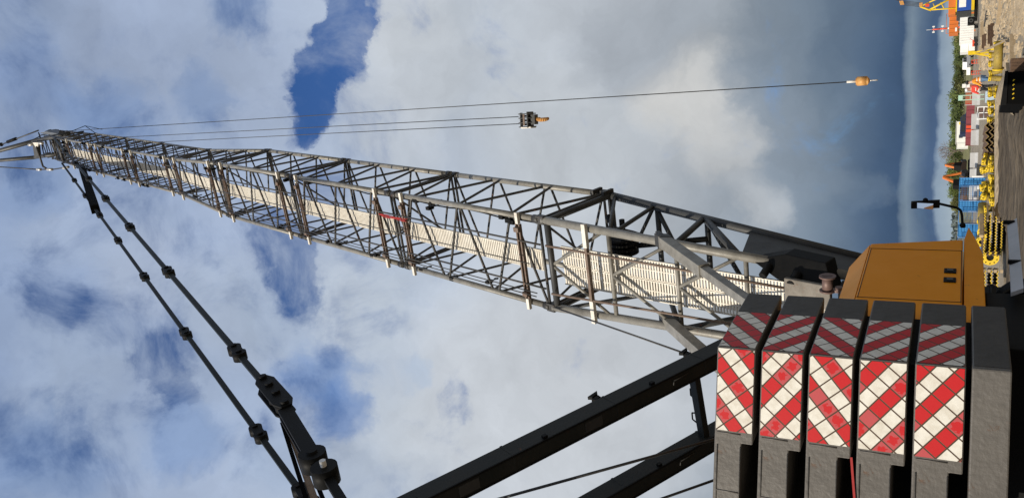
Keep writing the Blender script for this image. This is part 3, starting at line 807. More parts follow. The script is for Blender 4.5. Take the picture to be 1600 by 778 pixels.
p0, p1, p2, p3 = cp(.9, 8.35, 11.62), cp(.9, 7.36, 10.18), cp(.9, 7.12, 9.76), cp(.9, 6.3, 8.55)
arm = MB()
for s2 in (-1, 1): arm.bar(p0+l*s2*.075, p1+l*s2*.075, .23, .045, psd)
arm.bar(p1, p2, .2, .1, psd); arm.bar(p2, p3, .13, .07, psd)
arm.tube(p1-l*.13, p1+l*.13, .2, 18).tube(p2-l*.13, p2+l*.13, .19, 18)
ar = part(arm, 'equaliser_arm', m_black)
part(MB().tube(p1-l*.17, p1+l*.17, .08, 14), 'pin', m_black, ar)
part(MB().tube(p2-l*.16, p2+l*.22, .045, 14), 'pin', m_silver, ar)
la, lb = cp(-.9, 8.6, 11.98), cp(-.9, 6.4, 8.4)
left = MB().bar(la, lb, .13, .07, psd).tube(cp(-.9, 8.35, 11.6)-l*.12, cp(-.9, 8.35, 11.6)+l*.12, .19, 16)
part(left, 'equaliser_arm', m_black)
# brown spreader bar from the adjuster down to the mast head
def at_L(x, y, L):
    r = ray(x, y); t = ((LC+L)-CAM.dot(l))/r.dot(l); return CAM+r*t
q0, q1 = at_L(450, 664, .6), at_L(499, 800, .38)
qd = (q1-q0).normalized(); qv = (CAM-q0.lerp(q1, .5)).normalized(); qs = qd.cross(qv).normalized(); qn = qs.cross(qd).normalized()
if qn.dot(qv) < 0: qn = -qn
sbp = part(MB().bar(q0, q1, .1, .12, qs), 'spreader_bar', m_tan)
for sg in (-1, 1): part(MB().bar(q0+qs*sg*.075+qn*.02, q1+qs*sg*.11+qn*.02, .06, .17, qs), 'flange_edge', m_void, sbp)
# black cover hanging between boom and left pendant
ta, tb2 = bp(-.93, 45.8, .9), pend(-.9, 24.8)
tc2 = ta.lerp(tb2, .5)
cv = MB().bar(ta, tb2, .42, .42, l)
part(cv, 'boom_cover', m_void)

# -- mast legs leaning back over the counterweight
MX = lambda hd: 12.03-.532*hd
mdir = (cp(0, 6, MX(6))-cp(0, 14, MX(14))).normalized()
mup = l.cross(mdir).normalized()
if mup.z < 0: mup = -mup
for sg in (-1, 1):
    L = sg*.725
    a, b_ = cp(L, 14.2, MX(14.2)), cp(L, 5.9, MX(5.9))
    lg = MB().bar(a, b_, .26, .34, l)
    leg = part(lg, 'mast_leg', m_mast, None, .012)
    for s2 in (-1, 1): part(MB().bar(a+l*s2*.125-mup*.168, b_+l*s2*.125-mup*.168, .03, .022, l), 'edge_strip', m_black, leg)
    for t in (.2, .42, .64, .86): part(MB().box(a.lerp(b_, t)+l*.15-mup*.12, l*.025, mdir*.035, mup*.03), 'lug', m_black, leg)
    hp2 = []
    for k in range(30):
        t_ = .03+.95*k/29; hp2.append(a.lerp(b_, t_)+mup*(.185+.012*math.sin(k*1.7))+l*(.05+.02*math.sin(k*.9)))
    part(MB().path(hp2, .014, 6), 'hydraulic_hose', m_void, leg)
    for t_ in (.12, .3, .5, .7, .9):
        part(MB().box(a.lerp(b_, t_), l*.134, mdir*.02, mup*.174), 'weld_collar', m_mast, leg, .004)
    for t_ in (.22, .55, .78):
        part(MB().box(a.lerp(b_, t_)-mup*.172, l*.08, mdir*.16, mup*.004), 'doubler_plate', m_dark, leg)
    tc_ = a.lerp(b_, .36)
    part(MB().path([tc_-mup*.172-mdir*.16+l*.05, tc_-mup*.185+mdir*.16+l*.05, tc_-mup*.185+mdir*.18-l*.02], .009, 6), 'grab_handle', m_brace, leg)
# rope hook bracket on the right leg
a, b_ = cp(.725, 14.2, MX(14.2)), cp(.725, 5.9, MX(5.9))
for t in (.495, .285):
    c = a.lerp(b_, t)+mup*.17
    hb = MB().bar(c, c+mup*.26-mdir*.03, .07, .03, mdir).bar(c+mdir*.12-l*.05, c+mup*.26-l*.03, .03, .03, mdir)
    hb.prism([c+mup*.26-mdir*.06, c+mup*.32-mdir*.1, c+mup*.28+mdir*.12, c+mup*.22+mdir*.08], l*.05)
    hb.prism([c+mup*.14-mdir*.02, c+mup*.2+mdir*.02, c+mup*.16+mdir*.14, c+mup*.11+mdir*.1], l*.05)
    part(hb, 'rope_hook', m_black)
tp = MB().tube(cp(-.85, 6.1, MX(6.1)), cp(.85, 6.1, MX(6.1)), .12, 12)
for k in range(5): tp.ring(cp(-.4+.2*k, 6.1, MX(6.1)), l, .12, .38, .08)
part(tp, 'mast_head', m_black)
cbm = MB().bar(cp(-.62, 11.7, MX(11.7)-.02), cp(.62, 11.55, MX(11.55)-.05), .15, .12, mup)
mc = part(cbm, 'mast_cross_member', m_mast, None, .01)
for t in (-.25, .2):
    b = MB(); c = cp(t, 11.62, MX(11.62)-.03)+mup*.07
    b.path([c+l*.09, c+l*.06+mup*.09, c-l*.06+mup*.09, c-l*.09], .013, 6); part(b, 'lifting_eye', m_black, mc)
part(MB().tube(cp(.62, 11.7, 5.42), cp(.2, 11.75, 5.42), .07, 10), 'hydraulic_cylinder', m_pink)
# -- ropes of the boom hoist
for pp in ([cp(.02, 11.2, 4.75), cp(.0, 8.2, 8.08), cp(.0, 6.3, 10.15)], [cp(-1., 11.6, 5.0), cp(-1., 9.6, 6.85), cp(-1, 6.3, 9.9)], [bp(-1.18, .3, 1.22), cp(-1., 15.4, 7.28), cp(-.9, 13.6, 4.6)]):
    part(MB().path(pp, .022, 7), 'hoist_rope', m_rope)
# whip rope at lateral +.85 and the hook block falls
def hang(x, y, Y): return at(x, y, Y)
ballp = at(1347, 127, 38.5); blockp = at(824, 187.5, 38.5)
part(MB().tube(ballp+Z*.3, V((ballp.x, ballp.y, 62.6)), .022, 6), 'hoist_rope', m_rope)
for dy in (-.19, .19):
    part(MB().tube(blockp+l*dy+Z*.5, V((blockp.x, blockp.y, 61.0))+l*dy*1.3, .02, 6), 'hoist_rope', m_rope)
# -- backstops
for sg in (-1, 1):
    if sg > 0: a, m_, e = cp(1.0, 16.85, 7.98), cp(1.0, 15.15, 6.6), cp(1.0, 12.9, 4.75)
    else: a, m_, e = cp(-1.2, 17.3, 8.2), cp(-1.2, 15.6, 6.75), cp(-1.2, 13.2, 4.75)
    ob = MB().bar(a, m_, .26, .24, l)
    bk = part(ob, 'boom_backstop', m_boom, None, .012)
    part(MB().bar(m_, e, .17, .17, l), 'backstop_rod', m_boom, bk)
    part(MB().bar(a+(a-m_).normalized()*.35, a, .3, .1, l).box(a, l*.15, (a-m_).normalized()*.12, V((0, 0, .16))), 'chord_bracket', m_dark, bk, .01)

# -- roller on the boom foot
r0_, r1_ = at_hd(1293, 455, 15.4), at_hd(1293, 431, 15.4)
ra_ = (r1_-r0_).normalized()
ro = MB().tube(r0_, r1_, .1, 16).tube(r0_, r0_+ra_*.03, .15, 16).tube(r1_-ra_*.03, r1_, .155, 16)
ro.tube(r0_-Z*.2, r0_+ra_*.1-Z*.2, .07, 10).bar(r0_-Z*.5, r0_+ra_*.03, .12, .05, h)
part(ro, 'guide_roller', m_pink)
fr_ = MB().prism([cp(.0, 14.5, 3.2), cp(.0, 15.6, 4.15), cp(.0, 16.2, 4.15), cp(.0, 16.6, 3.2)], l*.5)
fr_.prism([cp(-1.3, 14.0, 3.0), cp(-1.3, 15.9, 3.9), cp(-1.3, 17.6, 3.9), cp(-1.3, 17.6, 3.0)], l*.3)
part(fr_, 'pin_bracket', m_black, None, .02)

# -- machine house
KL, KH = A0.dot(l), A0.dot(h)
def mp(L, hd, z): return l*(KL+L) + h*(KH+hd) + Z*z
hs = MB()
LH = -.2
prof = [(1.3, 2.1), (4.24, 2.1), (3.98, 3.235), (1.3, 3.235)]
hs.prism([mp(LH, a, z) for a, z in prof], -l*1.5)
house = part(hs, 'machine_house', m_orange, None, .02)
rf = MB()
i0 = [mp(LH-.004, 1.3, 3.238), mp(LH-.004, 3.97, 3.238), mp(LH-1.496, 3.97, 3.238), mp(LH-1.496, 1.3, 3.238)]
i1 = [mp(LH-.2, 1.3, 3.47), mp(LH-.2, 3.55, 3.47), mp(LH-1.3, 3.55, 3.47), mp(LH-1.3, 1.3, 3.47)]
n0 = len(rf.v); rf.v += i0+i1
for f_ in ((0, 1, 5, 4), (1, 2, 6, 5), (2, 3, 7, 6), (3, 0, 4, 7), (4, 5, 6, 7), (3, 2, 1, 0)): rf.f.append(f_[::-1] if False else f_); rf.sm.append(False)
part(rf, 'roof', m_orange, house, .012)
sk = MB().prism([mp(LH-.02, 1.3, 2.085), mp(LH-.02, 4.3, 2.085), mp(LH-.02, 4.86, 2.03), mp(LH-.02, 4.5, 1.97), mp(LH-.02, 4.0, 1.9), mp(LH-.02, 3.7, 1.87), mp(LH-.02, 1.3, 1.87)], -l*1.4)
part(sk, 'skirt', m_orange, house, .008)
dr = MB()
for (x0, x1, z0, z1) in ((2.02, 2.03, 2.11, 3.225), (3.77, 3.78, 2.11, 3.225), (2.03, 3.77, 3.205, 3.213), (2.03, 3.77, 2.112, 2.12)):
    dr.prism([mp(LH+.002, x0, z0), mp(LH+.002, x1, z0), mp(LH+.002, x1, z1), mp(LH+.002, x0, z1)], l*.003)
part(dr, 'panel_seam', m_seam, house)
for x0 in (2.62, 2.93):
    f_ = MB().prism([mp(LH+.002, x0, 2.17), mp(LH+.002, x0+.155, 2.17), mp(LH+.002, x0+.155, 2.305), mp(LH+.002, x0, 2.305)], l*.012)
    lt = part(f_, 'door_latch', m_black, house, .006)
    part(MB().prism([mp(LH+.015, x0+.04, 2.2), mp(LH+.015, x0+.115, 2.2), mp(LH+.015, x0+.115, 2.27), mp(LH+.015, x0+.04, 2.27)], l*.01), 'latch_paddle', m_dark, lt, .004)
# mirror on its bent arm
def mr_(x, y): 
    r = ray(x, y); P0_ = mp(-.3, 0, 0); t = (P0_-CAM).dot(l)/r.dot(l); return CAM+r*t
ma = [mr_(1504, 355), mr_(1503, 336), mr_(1501, 328), mr_(1497, 324), mr_(1468, 318.5)]
# keep the arm in one upright plane through its foot
hd0 = ma[0].dot(h)-KH
def mz(x, y, hd):
    r = ray(x, y); t = (mp(0, hd, 0)-CAM).dot(h)/r.dot(h); return CAM+r*t
ma = [mz(1508, 355, 4.75), mz(1504, 352, 4.75), mz(1503, 336, 4.8), mz(1501, 329, 4.8), mz(1496, 325, 4.8), mz(1468, 318.5, 4.8)]
arm_ = part(MB().path(ma, .018, 10).ball(ma[1], .04), 'mirror_arm', m_black)
mt, mb_ = mz(1423.5, 319.5, 4.8), mz(1468.5, 319, 4.8)
mdn = (mb_-mt).normalized(); mrt = l
hw = .062
sh = MB().prism([mt-mrt*hw*.95+h*.03, mt+mrt*hw*.7+h*.03, mb_+mrt*hw+h*.03, mb_-mrt*hw*.85+h*.03], -h*.06)
sh.ball(mt.lerp(mb_, .5)+l*hw, .035)
part(sh, 'mirror_shell', m_black, arm_, .02)
gl_ = mat('mirror glass', (.75, .78, .8), .04, 1.)
g0 = mt.lerp(mb_, .22); g1 = mt.lerp(mb_, .78)
# the reflecting side is turned towards the rear left, to the yard camera
part(MB().prism([g0-mrt*.045-h*.034, g0+mrt*.035-h*.034, g1+mrt*.04-h*.105, g1-mrt*.045-h*.105], -h*.004), 'mirror_glass', gl_, arm_)

# -- upper frame, walkway, crawlers (frame and crawlers coloured near black for shadow)
uf = MB()
uf.prism([mp(-.35, 1.2, 1.25), mp(-.35, 2.75, 1.25), mp(-.35, 2.75, 1.86), mp(-.35, 1.2, 1.86)], -l*6.2)
uf.prism([mp(-2.6, 2.7, 1.27), mp(-2.6, 8.6, 1.27), mp(-2.6, 8.6, 2.2), mp(-2.6, 2.7, 2.2)], -l*1.7)
part(uf, 'upper_frame', m_black, None, .02)
part(MB().bx(-.8, .8, -.8, .8, .6, 1.25), 'slew_ring', m_black).location = cp(0, 13.5, 0)-OFF
wk = MB().prism([mp(-.2, 4.95, 1.555), mp(-.2, 2.4, 1.61), mp(-.14, 2.4, 1.49), mp(-.14, 5.05, 1.44)], -l*.05)
wk2 = part(wk, 'side_walkway', m_grey)
wp = MB()
for hd in (4.9, 3.3): part(MB().prism([mp(-.19, hd, 1.47), mp(-.19, hd+.04, 1.47), mp(-.19, hd+.04, 1.61), mp(-.19, hd, 1.61)], l*.05), 'walkway_post', m_black, wk2)
tl = (l*4.8+h*1.5).normalized(); tp_ = (h*4.8-l*1.5).normalized()
for sg in (-1, 1):
    tr = MB(); c = cp(-1.0, 12.0, 0)+tp_*sg*2.5; hl = 2.9
    prof_ = []
    for k in range(13):
        t = -math.pi/2+math.pi*k/12; prof_.append(c+tl*(hl-.55+.55*math.cos(t))+Z*(1.1+.5*math.sin(t)))
    for k in range(13):
        t = math.pi/2+math.pi*k/12; prof_.append(c+tl*(-hl+.55+.55*math.cos(t))+Z*(1.1+.5*math.sin(t)))
    tr.prism([p-tp_*.5 for p in prof_], tp_*1.0)
    for k in range(18):
        tr.box(c+tl*(-2.6+.31*k)+Z*1.6, tp_*.55, tl*.11, Z*.03)
    part(tr, 'crawler_track', m_void)

# ================================================================== things hanging from the crane
hook = thing('hook_block', 'rusty two rope hook block hanging in mid air right of the boom', 'hook block', blockp-Z*.7)
ho = blockp-Z*.7
vw = (CAM-blockp); vw.z = 0; vw.normalize(); sdv = vw.cross(Z).normalized()
hb = MB()
for o_ in (-.34, -.12, .12, .34):
    hb.prism([blockp+sdv*o_+vw*.3+Z*.38, blockp+sdv*o_-vw*.3+Z*.38, blockp+sdv*o_-vw*.34-Z*.2, blockp+sdv*o_-vw*.16-Z*.45, blockp+sdv*o_+vw*.16-Z*.45, blockp+sdv*o_+vw*.34-Z*.2], sdv*.05)
hb.box(blockp-Z*.17, sdv*.42, vw*.36, Z*.03)
hb.box(blockp-Z*.42, sdv*.26, vw*.2, Z*.12)
hb.box(blockp+Z*.36, sdv*.38, vw*.1, Z*.04)
hb.build('side_plate', m_dark, hook, ho, .01)
for o_ in (-.2, .03, .24): MB().ring(blockp+sdv*o_+Z*.05, sdv, .05, .3, .1).build('sheave', m_black, hook, ho)
MB().box(blockp+sdv*.4-Z*.05, sdv*.045, vw*.32, Z*.3).build('cheek_weight', m_white, hook, ho, .03)
MB().box(blockp+vw*.31+Z*.05+sdv*.0, sdv*.3, vw*.02, Z*.05).build('rope_guard', m_bar, hook, ho)
hk = MB(); c = blockp-Z*.95
pts = []
for k in range(17):
    t = rad(100)-k*rad(285)/16
    pts.append(c+vw*.0+(vw*.19*math.cos(t)+sdv*.035*math.cos(t)+Z*.25*math.sin(t)))
pts = [blockp-Z*.5]+[blockp-Z*.66]+pts
for k, (a, b_) in enumerate(zip(pts[:-1], pts[1:])):
    r0 = .11 if k < 10 else .11-.009*(k-9); hk.tube(a, b_, r0, 10, r0)
hk.build('hook', m_hookrust, hook, ho)
ball = thing('headache_ball', 'small rusty weight and hook on the single whip rope, low against dark cloud', 'hook', ballp-Z*.6)
bo = ballp-Z*.6
bb = MB().tube(ballp-Z*.2, ballp+Z*.19, .2, 18).tube(ballp+Z*.19, ballp+Z*.25, .2, 18, .14).tube(ballp-Z*.3, ballp-Z*.2, .08, 18, .2)
bb.build('weight', m_hookrust, ball, bo)
MB().tube(ballp+Z*.25, ballp+Z*.62, .055, 10).build('rope_socket', m_white, ball, bo)
hk = MB(); c = ballp-Z*.52
pts = [ballp-Z*.3]+[c+(vw*.075*math.cos(rad(100-k*20))+Z*.09*math.sin(rad(100-k*20))) for k in range(14)]
for a, b_ in zip(pts[:-1], pts[1:]): hk.tube(a, b_, .03, 8)
hk.build('hook', m_silver, ball, bo)
# ================================================================== THE YARD BEYOND THE PLATFORM
def gx(y, Y, x=1500):                              # world x of photo row y at depth Y
    return at(x, y, Y).x
def zz(x, y, Y): return at(x, y, Y).z

# -- drilling casings: short yellow tubes standing in rows, bolted flange on top
def make_casing():
    root = thing('drill_casing', 'short yellow drill casing standing in the row of casings along the platform edge', 'casing', (0, 0, 0), 0, 'yellow drill casings standing in a row')
    b = MB(); b.tube((0, 0, 0), (0, 0, .62), .165, 18, cap=False); b.build('casing_tube', m_ybody, root)
    f = MB().ring((0, 0, .66), (0, 0, 1), .09, .205, .09, 20).tube((0, 0, .56), (0, 0, .62), .19, 18)
    fl = f.build('flange', m_yellow, root)
    bt = MB()
    for k in range(8):
        t = k*math.pi/4; c = V((.16*math.cos(t), .16*math.sin(t), .66))
        bt.tube(c+V((0, 0, .03)), c+V((0, 0, .052)), .028, 8)
        d = V((math.cos(t), math.sin(t), 0)); bt.tube(V((0, 0, .66))+d*.2, V((0, 0, .66))+d*.215, .025, 8)
    bt.build('bolt_heads', m_black, fl)
    return root
proto = make_casing(); first = True
spots = []
for k in range(5): spots.append((90+12.2*k, 57.-.2*k, 1.0))
for k in range(5): spots.append((148+13*k, 55-.5*k, 1.05+.05*(k % 2)))
for k in range(10): spots.append((246+8.6*k, 51.5-.38*k, 1.32+.14*(k % 3)))
for k in range(9): spots.append((249+8.6*k, 49.4-.42*k, 1.0+.12*(k % 2)))
for k in range(6): spots.append((258+11.5*k, 47.6-.6*k, .66+.1*(k % 2)))
for k in range(6): spots.append((144+7.5*k, 53.2-.35*k, .62+.1*(k % 2)))
rg = random.Random(3)
for (py, Y, s) in spots:
    o = proto if first else copy_tree(proto); first = False
    o.location = (gx(py, Y), Y+rg.uniform(-.2, .2), 0); o.rotation_euler = (rg.uniform(-.1, .35), rg.uniform(-.25, .25), rg.uniform(0, 6)); o.scale = (1, 1, s)
# one long tube lying beside them
t_ = thing('casing_tube', 'long dusty, shade-dark yellow casing tube lying on its side at the end of the casing row', 'casing', (gx(92, 54), 54, .3))
c = V((gx(92, 54), 54, .32)); e = V((.68, -.3, .0))
MB().tube(c-e, c+e, .23, 24).build('tube_body', m_ybody, t_, c-V((0, 0, .02)))
MB().ring(c+e*1.02, e, .16, .28, .08).build('flange', m_yellow, t_, c-V((0, 0, .02)))
MB().ring(c-e*1.02, e, .16, .28, .08).build('flange', m_yellow, t_, c-V((0, 0, .02)))
# flanged casings lying with their bolted ring towards us
def lying(py, px, Y, r, label, ln=1.6, yaw=0., dz=0):
    c = at(px, py, Y)
    d = V((math.sin(yaw), math.cos(yaw), 0))
    root = thing('flanged_casing', label, 'casing', (c.x, c.y, c.z-r))
    o = (c.x, c.y, c.z-r)
    f = MB().ring(c, d, r*.42, r, .12, 28); fl = f.build('flange', m_yellow, root, o)
    MB().ring(c+d*.03, d, 0, r*.45, .02, 20).build('bore', m_black, root, o)
    MB().tube(c+d*.06, c+d*ln, r*.86, 24).build('tube_body', m_ybody, root, o)
    bt = MB(); a = d.cross(Z)
    for k in range(10):
        t = k*math.pi/5; q = c+(a*math.cos(t)+Z*math.sin(t))*r*.78
        bt.tube(q-d*.06, q-d*.085, r*.075, 8)
    bt.build('bolt_heads', m_black, fl, o)
lying(402, 1547, 50, .42, 'large yellow flanged casing with black bore, biggest ring beside the machine house', 2.0, .25)
lying(363, 1538, 54, .36, 'yellow flanged casing with black bore above the timber on the sheet piles', 1.8, .5)
lying(346, 1535, 58, .30, 'dusty yellow casing with shade in its body colour in front of the blue netting', 1.4, .9)
lying(378, 1533, 52, .27, 'small yellow casing ring close behind the top corner of the orange machine house', 1.2, .2)

# -- sheet piles in nested stacks, ends towards us
def make_pile(wid, n, edge, amp=.034, th=.013):
    root = thing('sheet_pile', '', 'sheet pile')
    p = []
    for k in range(2*n+1): p.append((-wid/2+wid*k/(2*n), amp if k % 2 else -amp))
    b = MB(); Ln = 4.5
    for (x0, z0), (x1, z1) in zip(p[:-1], p[1:]):
        b.prism([V((x0, 0, z0-th)), V((x1, 0, z1-th)), V((x1, 0, z1+th)), V((x0, 0, z0+th))], (0, Ln, 0))
    b.build('pile_web', m_pile, root)
    b = MB()
    for (x0, z0), (x1, z1) in zip(p[:-1], p[1:]):
        b.prism([V((x0, -.012, z0-th-.003)), V((x1, -.012, z1-th-.003)), V((x1, -.012, z1+th+.003)), V((x0, -.012, z0+th+.003))], (0, .06, 0))
    b.build('painted_end', edge, root)
    return root
pp = make_pile(2.05, 14, m_pileedge); first = True
names = ['topmost yellow edged sheet pile of the wide stack by the blue netting', 'second yellow edged sheet pile from the top of the wide stack', 'third yellow edged sheet pile from the top of the wide stack', 'bottom yellow edged sheet pile of the wide stack']
cx = gx(366, 46)
for k in range(4):
    o = pp if k == 0 else copy_tree(pp)
    o.location = (cx+.02*k, 46-.12*k, .93-.235*k); o['label'] = names[k]; o['group'] = 'sheet piles stacked with yellow painted ends'
names = ['topmost yellow edged sheet pile of the small stack under the large ring', 'middle yellow edged sheet pile of the small stack under the large ring', 'lowest yellow edged sheet pile of the small stack under the large ring']
p3 = make_pile(1.0, 6, m_pileedge)
for k in range(3):
    o = p3 if k == 0 else copy_tree(p3)
    o.location = (gx(434, 43), 43-.05*k, .93-.24*k); o['label'] = names[k]; o['group'] = 'sheet piles stacked with yellow painted ends'
p4 = make_pile(1.6, 4, m_timber, .07, .012)
m_dulledge = mat('scuffed sheet pile end', (.12, .085, .055), .7, 0, (.55, .37, .06), .55, 1.6)
for ch in p4.children:
    if ch.name.startswith('painted'): ch.data.materials[0] = m_dulledge
names = ['topmost brown sheet pile of the dark stack left of the timber', 'second brown sheet pile of the dark stack between the casing rows', 'third brown sheet pile of the dark stack between the casing rows', 'lowest brown sheet pile of the dark stack between the casing rows']
for k in range(4):
    o = p4 if k == 0 else copy_tree(p4)
    o.location = (gx(215, 51)+.03*k, 51-.08*k, .84-.21*k); o['label'] = names[k]; o['group'] = 'brown sheet piles in the dark stack'; o.scale = (1, .8, 1.4)
p4['label'] = 'topmost brown sheet pile of the dark stack between the casing rows'
tm = MB().bar(V((cx-.1, 45.7, 1.07)), V((cx+1.0, 46.6, 1.07)), .16, .2, V((0, 0, 1)))
tag(tm.build('timber_baulk', m_timber, None, (cx, 46, 1.0), .01), 'pale timber baulk lying across the top of the wide sheet pile stack', 'timber')
for k in range(4):
    p_ = V((cx+1.0-.03*k, 45.8-.1*k, .815-.235*k))
    tag(MB().bar(p_+V((-.34, -.05, 0)), p_+V((.55, .9, 0)), .075, .09, (0, 0, 1)).build('dunnage_timber', m_timber, None, p_, .008), 'dusty tan dunnage timber between layers at the right end of the wide pile stack', 'timber', 'dunnage timbers in the wide sheet pile stack')
for k in range(4):
    y_ = 423-.3*k
    c = V((gx(422, 42.7), 42.6, 1.03-.24*k))
    tag(MB().bx(c.x-.06, c.x+.08, c.y-.2, c.y+.3, c.z-.05, c.z+.06).build('packing_block', m_timber, None, c), 'cream timber packing block at the edge of the small sheet pile stack', 'timber', 'packing blocks between the small sheet piles')

# -- blue netted site fence
for k, (ya, yb, solid) in enumerate([(278, 290, True), (291, 313, False), (314, 330, True), (331, 349, False), (350, 370, True), (371, 392, False)]):
    Y = 78.-.5*k
    x0, x1 = gx(yb, Y)+.02, gx(ya, Y)-.02
    root = thing('fence_panel', ['solid blue netted fence panel at the end by the orange digger', 'open mesh blue fence panel next to the end panel', 'deep blue solid netted panel in the middle of the fence', 'open mesh blue fence panel behind the mirror arm', 'blue netted fence panel left of the mirror arm', 'last blue fence panel beside the orange machine house'][k], 'fence', (x0, Y, 0), 0, 'blue site fence panels')
    o = (x0, Y, 0)
    fr = MB()
    for x in (x0, x1): fr.tube((x, Y, 0), (x, Y, 2.0), .03, 6)
    for z in (.12, 1.0, 1.97): fr.tube((x0, Y, z), (x1, Y, z), .025, 6)
    fr.build('frame', m_blue, root, o)
    w = MB(); n = max(3, int((x1-x0)/.16))
    for i in range(1, n): w.tube((x0+(x1-x0)*i/n, Y-.01, .12), (x0+(x1-x0)*i/n, Y-.01, 1.97), .011, 4)
    for i in range(1, 9): w.tube((x0, Y-.01, .12+i*.205), (x1, Y-.01, .12+i*.205), .011, 4)
    w.build('mesh', m_blue, root, o)
    nt_ = MB()
    if solid: nt_.prism([V((x0+.03, Y+.03, .1)), V((x1-.03, Y+.03, .1)), V((x1-.03, Y+.03, 1.95)), V((x0+.03, Y+.03, 1.95))], (0, .01, 0))
    else: nt_.prism([V((x0+.03, Y+.03, .1)), V((x1-.03, Y+.03, .1)), V((x1-.03, Y+.03, .55)), V((x0+.03, Y+.03, .55))], (0, .01, 0))
    nt_.build('netting', m_bluesh, root, o)

# -- concrete barriers in a broken line
def make_barrier():
    b = MB().prism([V((-.28, -.9, 0)), V((.28, -.9, 0)), V((.28, -.9, .1)), V((.12, -.9, .35)), V((.09, -.9, .85)), V((-.09, -.9, .85)), V((-.12, -.9, .35)), V((-.28, -.9, .1))], (0, 1.8, 0))
    return b.build('concrete_barrier', m_grey, None, (0, 0, 0), .02)
br0 = make_barrier()
for k, py in enumerate([154, 191, 216, 251, 276, 300, 320]):
    o = br0 if k == 0 else br0.copy()
    if k: COL.objects.link(o)
    Y = 112+1.0*(k % 2)
    o.location = (gx(py, Y), Y, 0); o.rotation_euler = (0, 0, math.pi/2+.06*(k % 3-1)); 
    tag(o, 'pale grey concrete barrier in the broken line across the middle of the yard', 'barrier', 'concrete barriers across the yard')

# -- maroon hoarding, navy van, white cabin
hx0, hx1 = gx(228, 150), gx(163, 150)
hd = thing('site_hoarding', 'low maroon hoarding with orange patches behind the concrete barriers', 'hoarding', (hx0, 150, 0)); o = (hx0, 150, 0)
b = MB().bx(hx0, hx1, 150, 150.1, 0, 1.15)
for k in range(7): b.bx(hx0+(hx1-hx0)*k/6.-.04, hx0+(hx1-hx0)*k/6.+.04, 149.93, 150, 0, 1.2)
b.build('board', m_maroon, hd, o)
for y0 in (197, 203): MB().bx(gx(y0+4, 150), gx(y0, 150), 149.9, 149.99, .25, 1.1).build('panel', m_redorange, hd, o)
def vehicle(name, label, cat, c, rz, body, prof, wid, wheels, wr, win):
    root = thing(name, label, cat, c, rz)
    MB().prism([V((x, -wid/2, z)) for x, z in prof], (0, wid, 0)).build('body', body, root, bevel=.06)
    for (a, b_) in win:
        (x0, z0), (x1, z1) = a, b_
        for sg in (-1, 1):
            MB().prism([V((x0, sg*(wid/2+.005), z0)), V((x1, sg*(wid/2+.005), z0)), V((x1-.05, sg*(wid/2+.005), z1)), V((x0+.12, sg*(wid/2+.005), z1))], (0, sg*.01, 0)).build('window', m_glass, root)
    for x in wheels:
        for sg in (-1, 1):
            t = MB().tube((x, sg*(wid/2-.22), wr), (x, sg*(wid/2+.02), wr), wr, 18).build('wheel', m_tyre, root)
            MB().tube((x, sg*(wid/2+.02), wr), (x, sg*(wid/2+.03), wr), wr*.55, 14).build('rim', m_silver, t)
    return root
vehicle('parked_van', 'dark navy van parked behind the maroon hoarding', 'van', (gx(194, 168), 168, 0), .15, m_navy, [(-2.2, .35), (2.3, .35), (2.35, .95), (1.6, 1.15), (1.0, 1.9), (-2.2, 1.95)], 1.8, (-1.4, 1.4), .33, [((.1, 1.15), (1.2, 1.75)), ((-1.8, 1.15), (-.1, 1.75))])
vehicle('pickup_truck', 'white pickup truck parked in front of the dry grass near the hedge', 'pickup', (gx(101, 180), 180, 0), .75, m_wht, [(-2.5, .5), (2.4, .5), (2.45, 1.05), (1.3, 1.2), (.7, 1.85), (-.6, 1.85), (-.7, 1.15), (-2.5, 1.15)], 1.75, (-1.5, 1.5), .38, [((.1, 1.2), (.95, 1.75)), ((-.65, 1.2), (.05, 1.75))])
wb = thing('site_cabin', 'white site cabin with a small yellow sign in front of the dark hedge', 'cabin', (gx(207, 200), 200, 0)); o = (gx(207, 200), 200, 0)
b = MB().bx(gx(222, 200), gx(190, 200), 200, 203, .2, 2.55).build('wall', m_wht, wb, o, .03)
MB().bx(gx(223, 200), gx(189, 200), 199.9, 203.1, 2.553, 2.68).build('roof', m_grey, wb, o)
MB().bx(gx(216, 200), gx(211, 200), 199.96, 199.995, 1.35, 2.05).build('window', m_glass, wb, o)
MB().bx(gx(195, 200), gx(191, 200), 199.95, 199.99, 1.5, 2.1).build('sign_board', m_ysign, wb, o)
wb = thing('storage_cabin', 'smaller white storage cabin left of the cabin with the yellow sign', 'cabin', (gx(228, 215), 215, 0)); o = (gx(228, 215), 215, 0)
MB().bx(gx(231, 215), gx(221, 215), 215, 218, .1, 2.4).build('wall', m_wht, wb, o, .03)
MB().bx(gx(231.3, 215), gx(220.7, 215), 214.9, 218.1, 2.403, 2.5).build('roof', m_grey, wb, o)

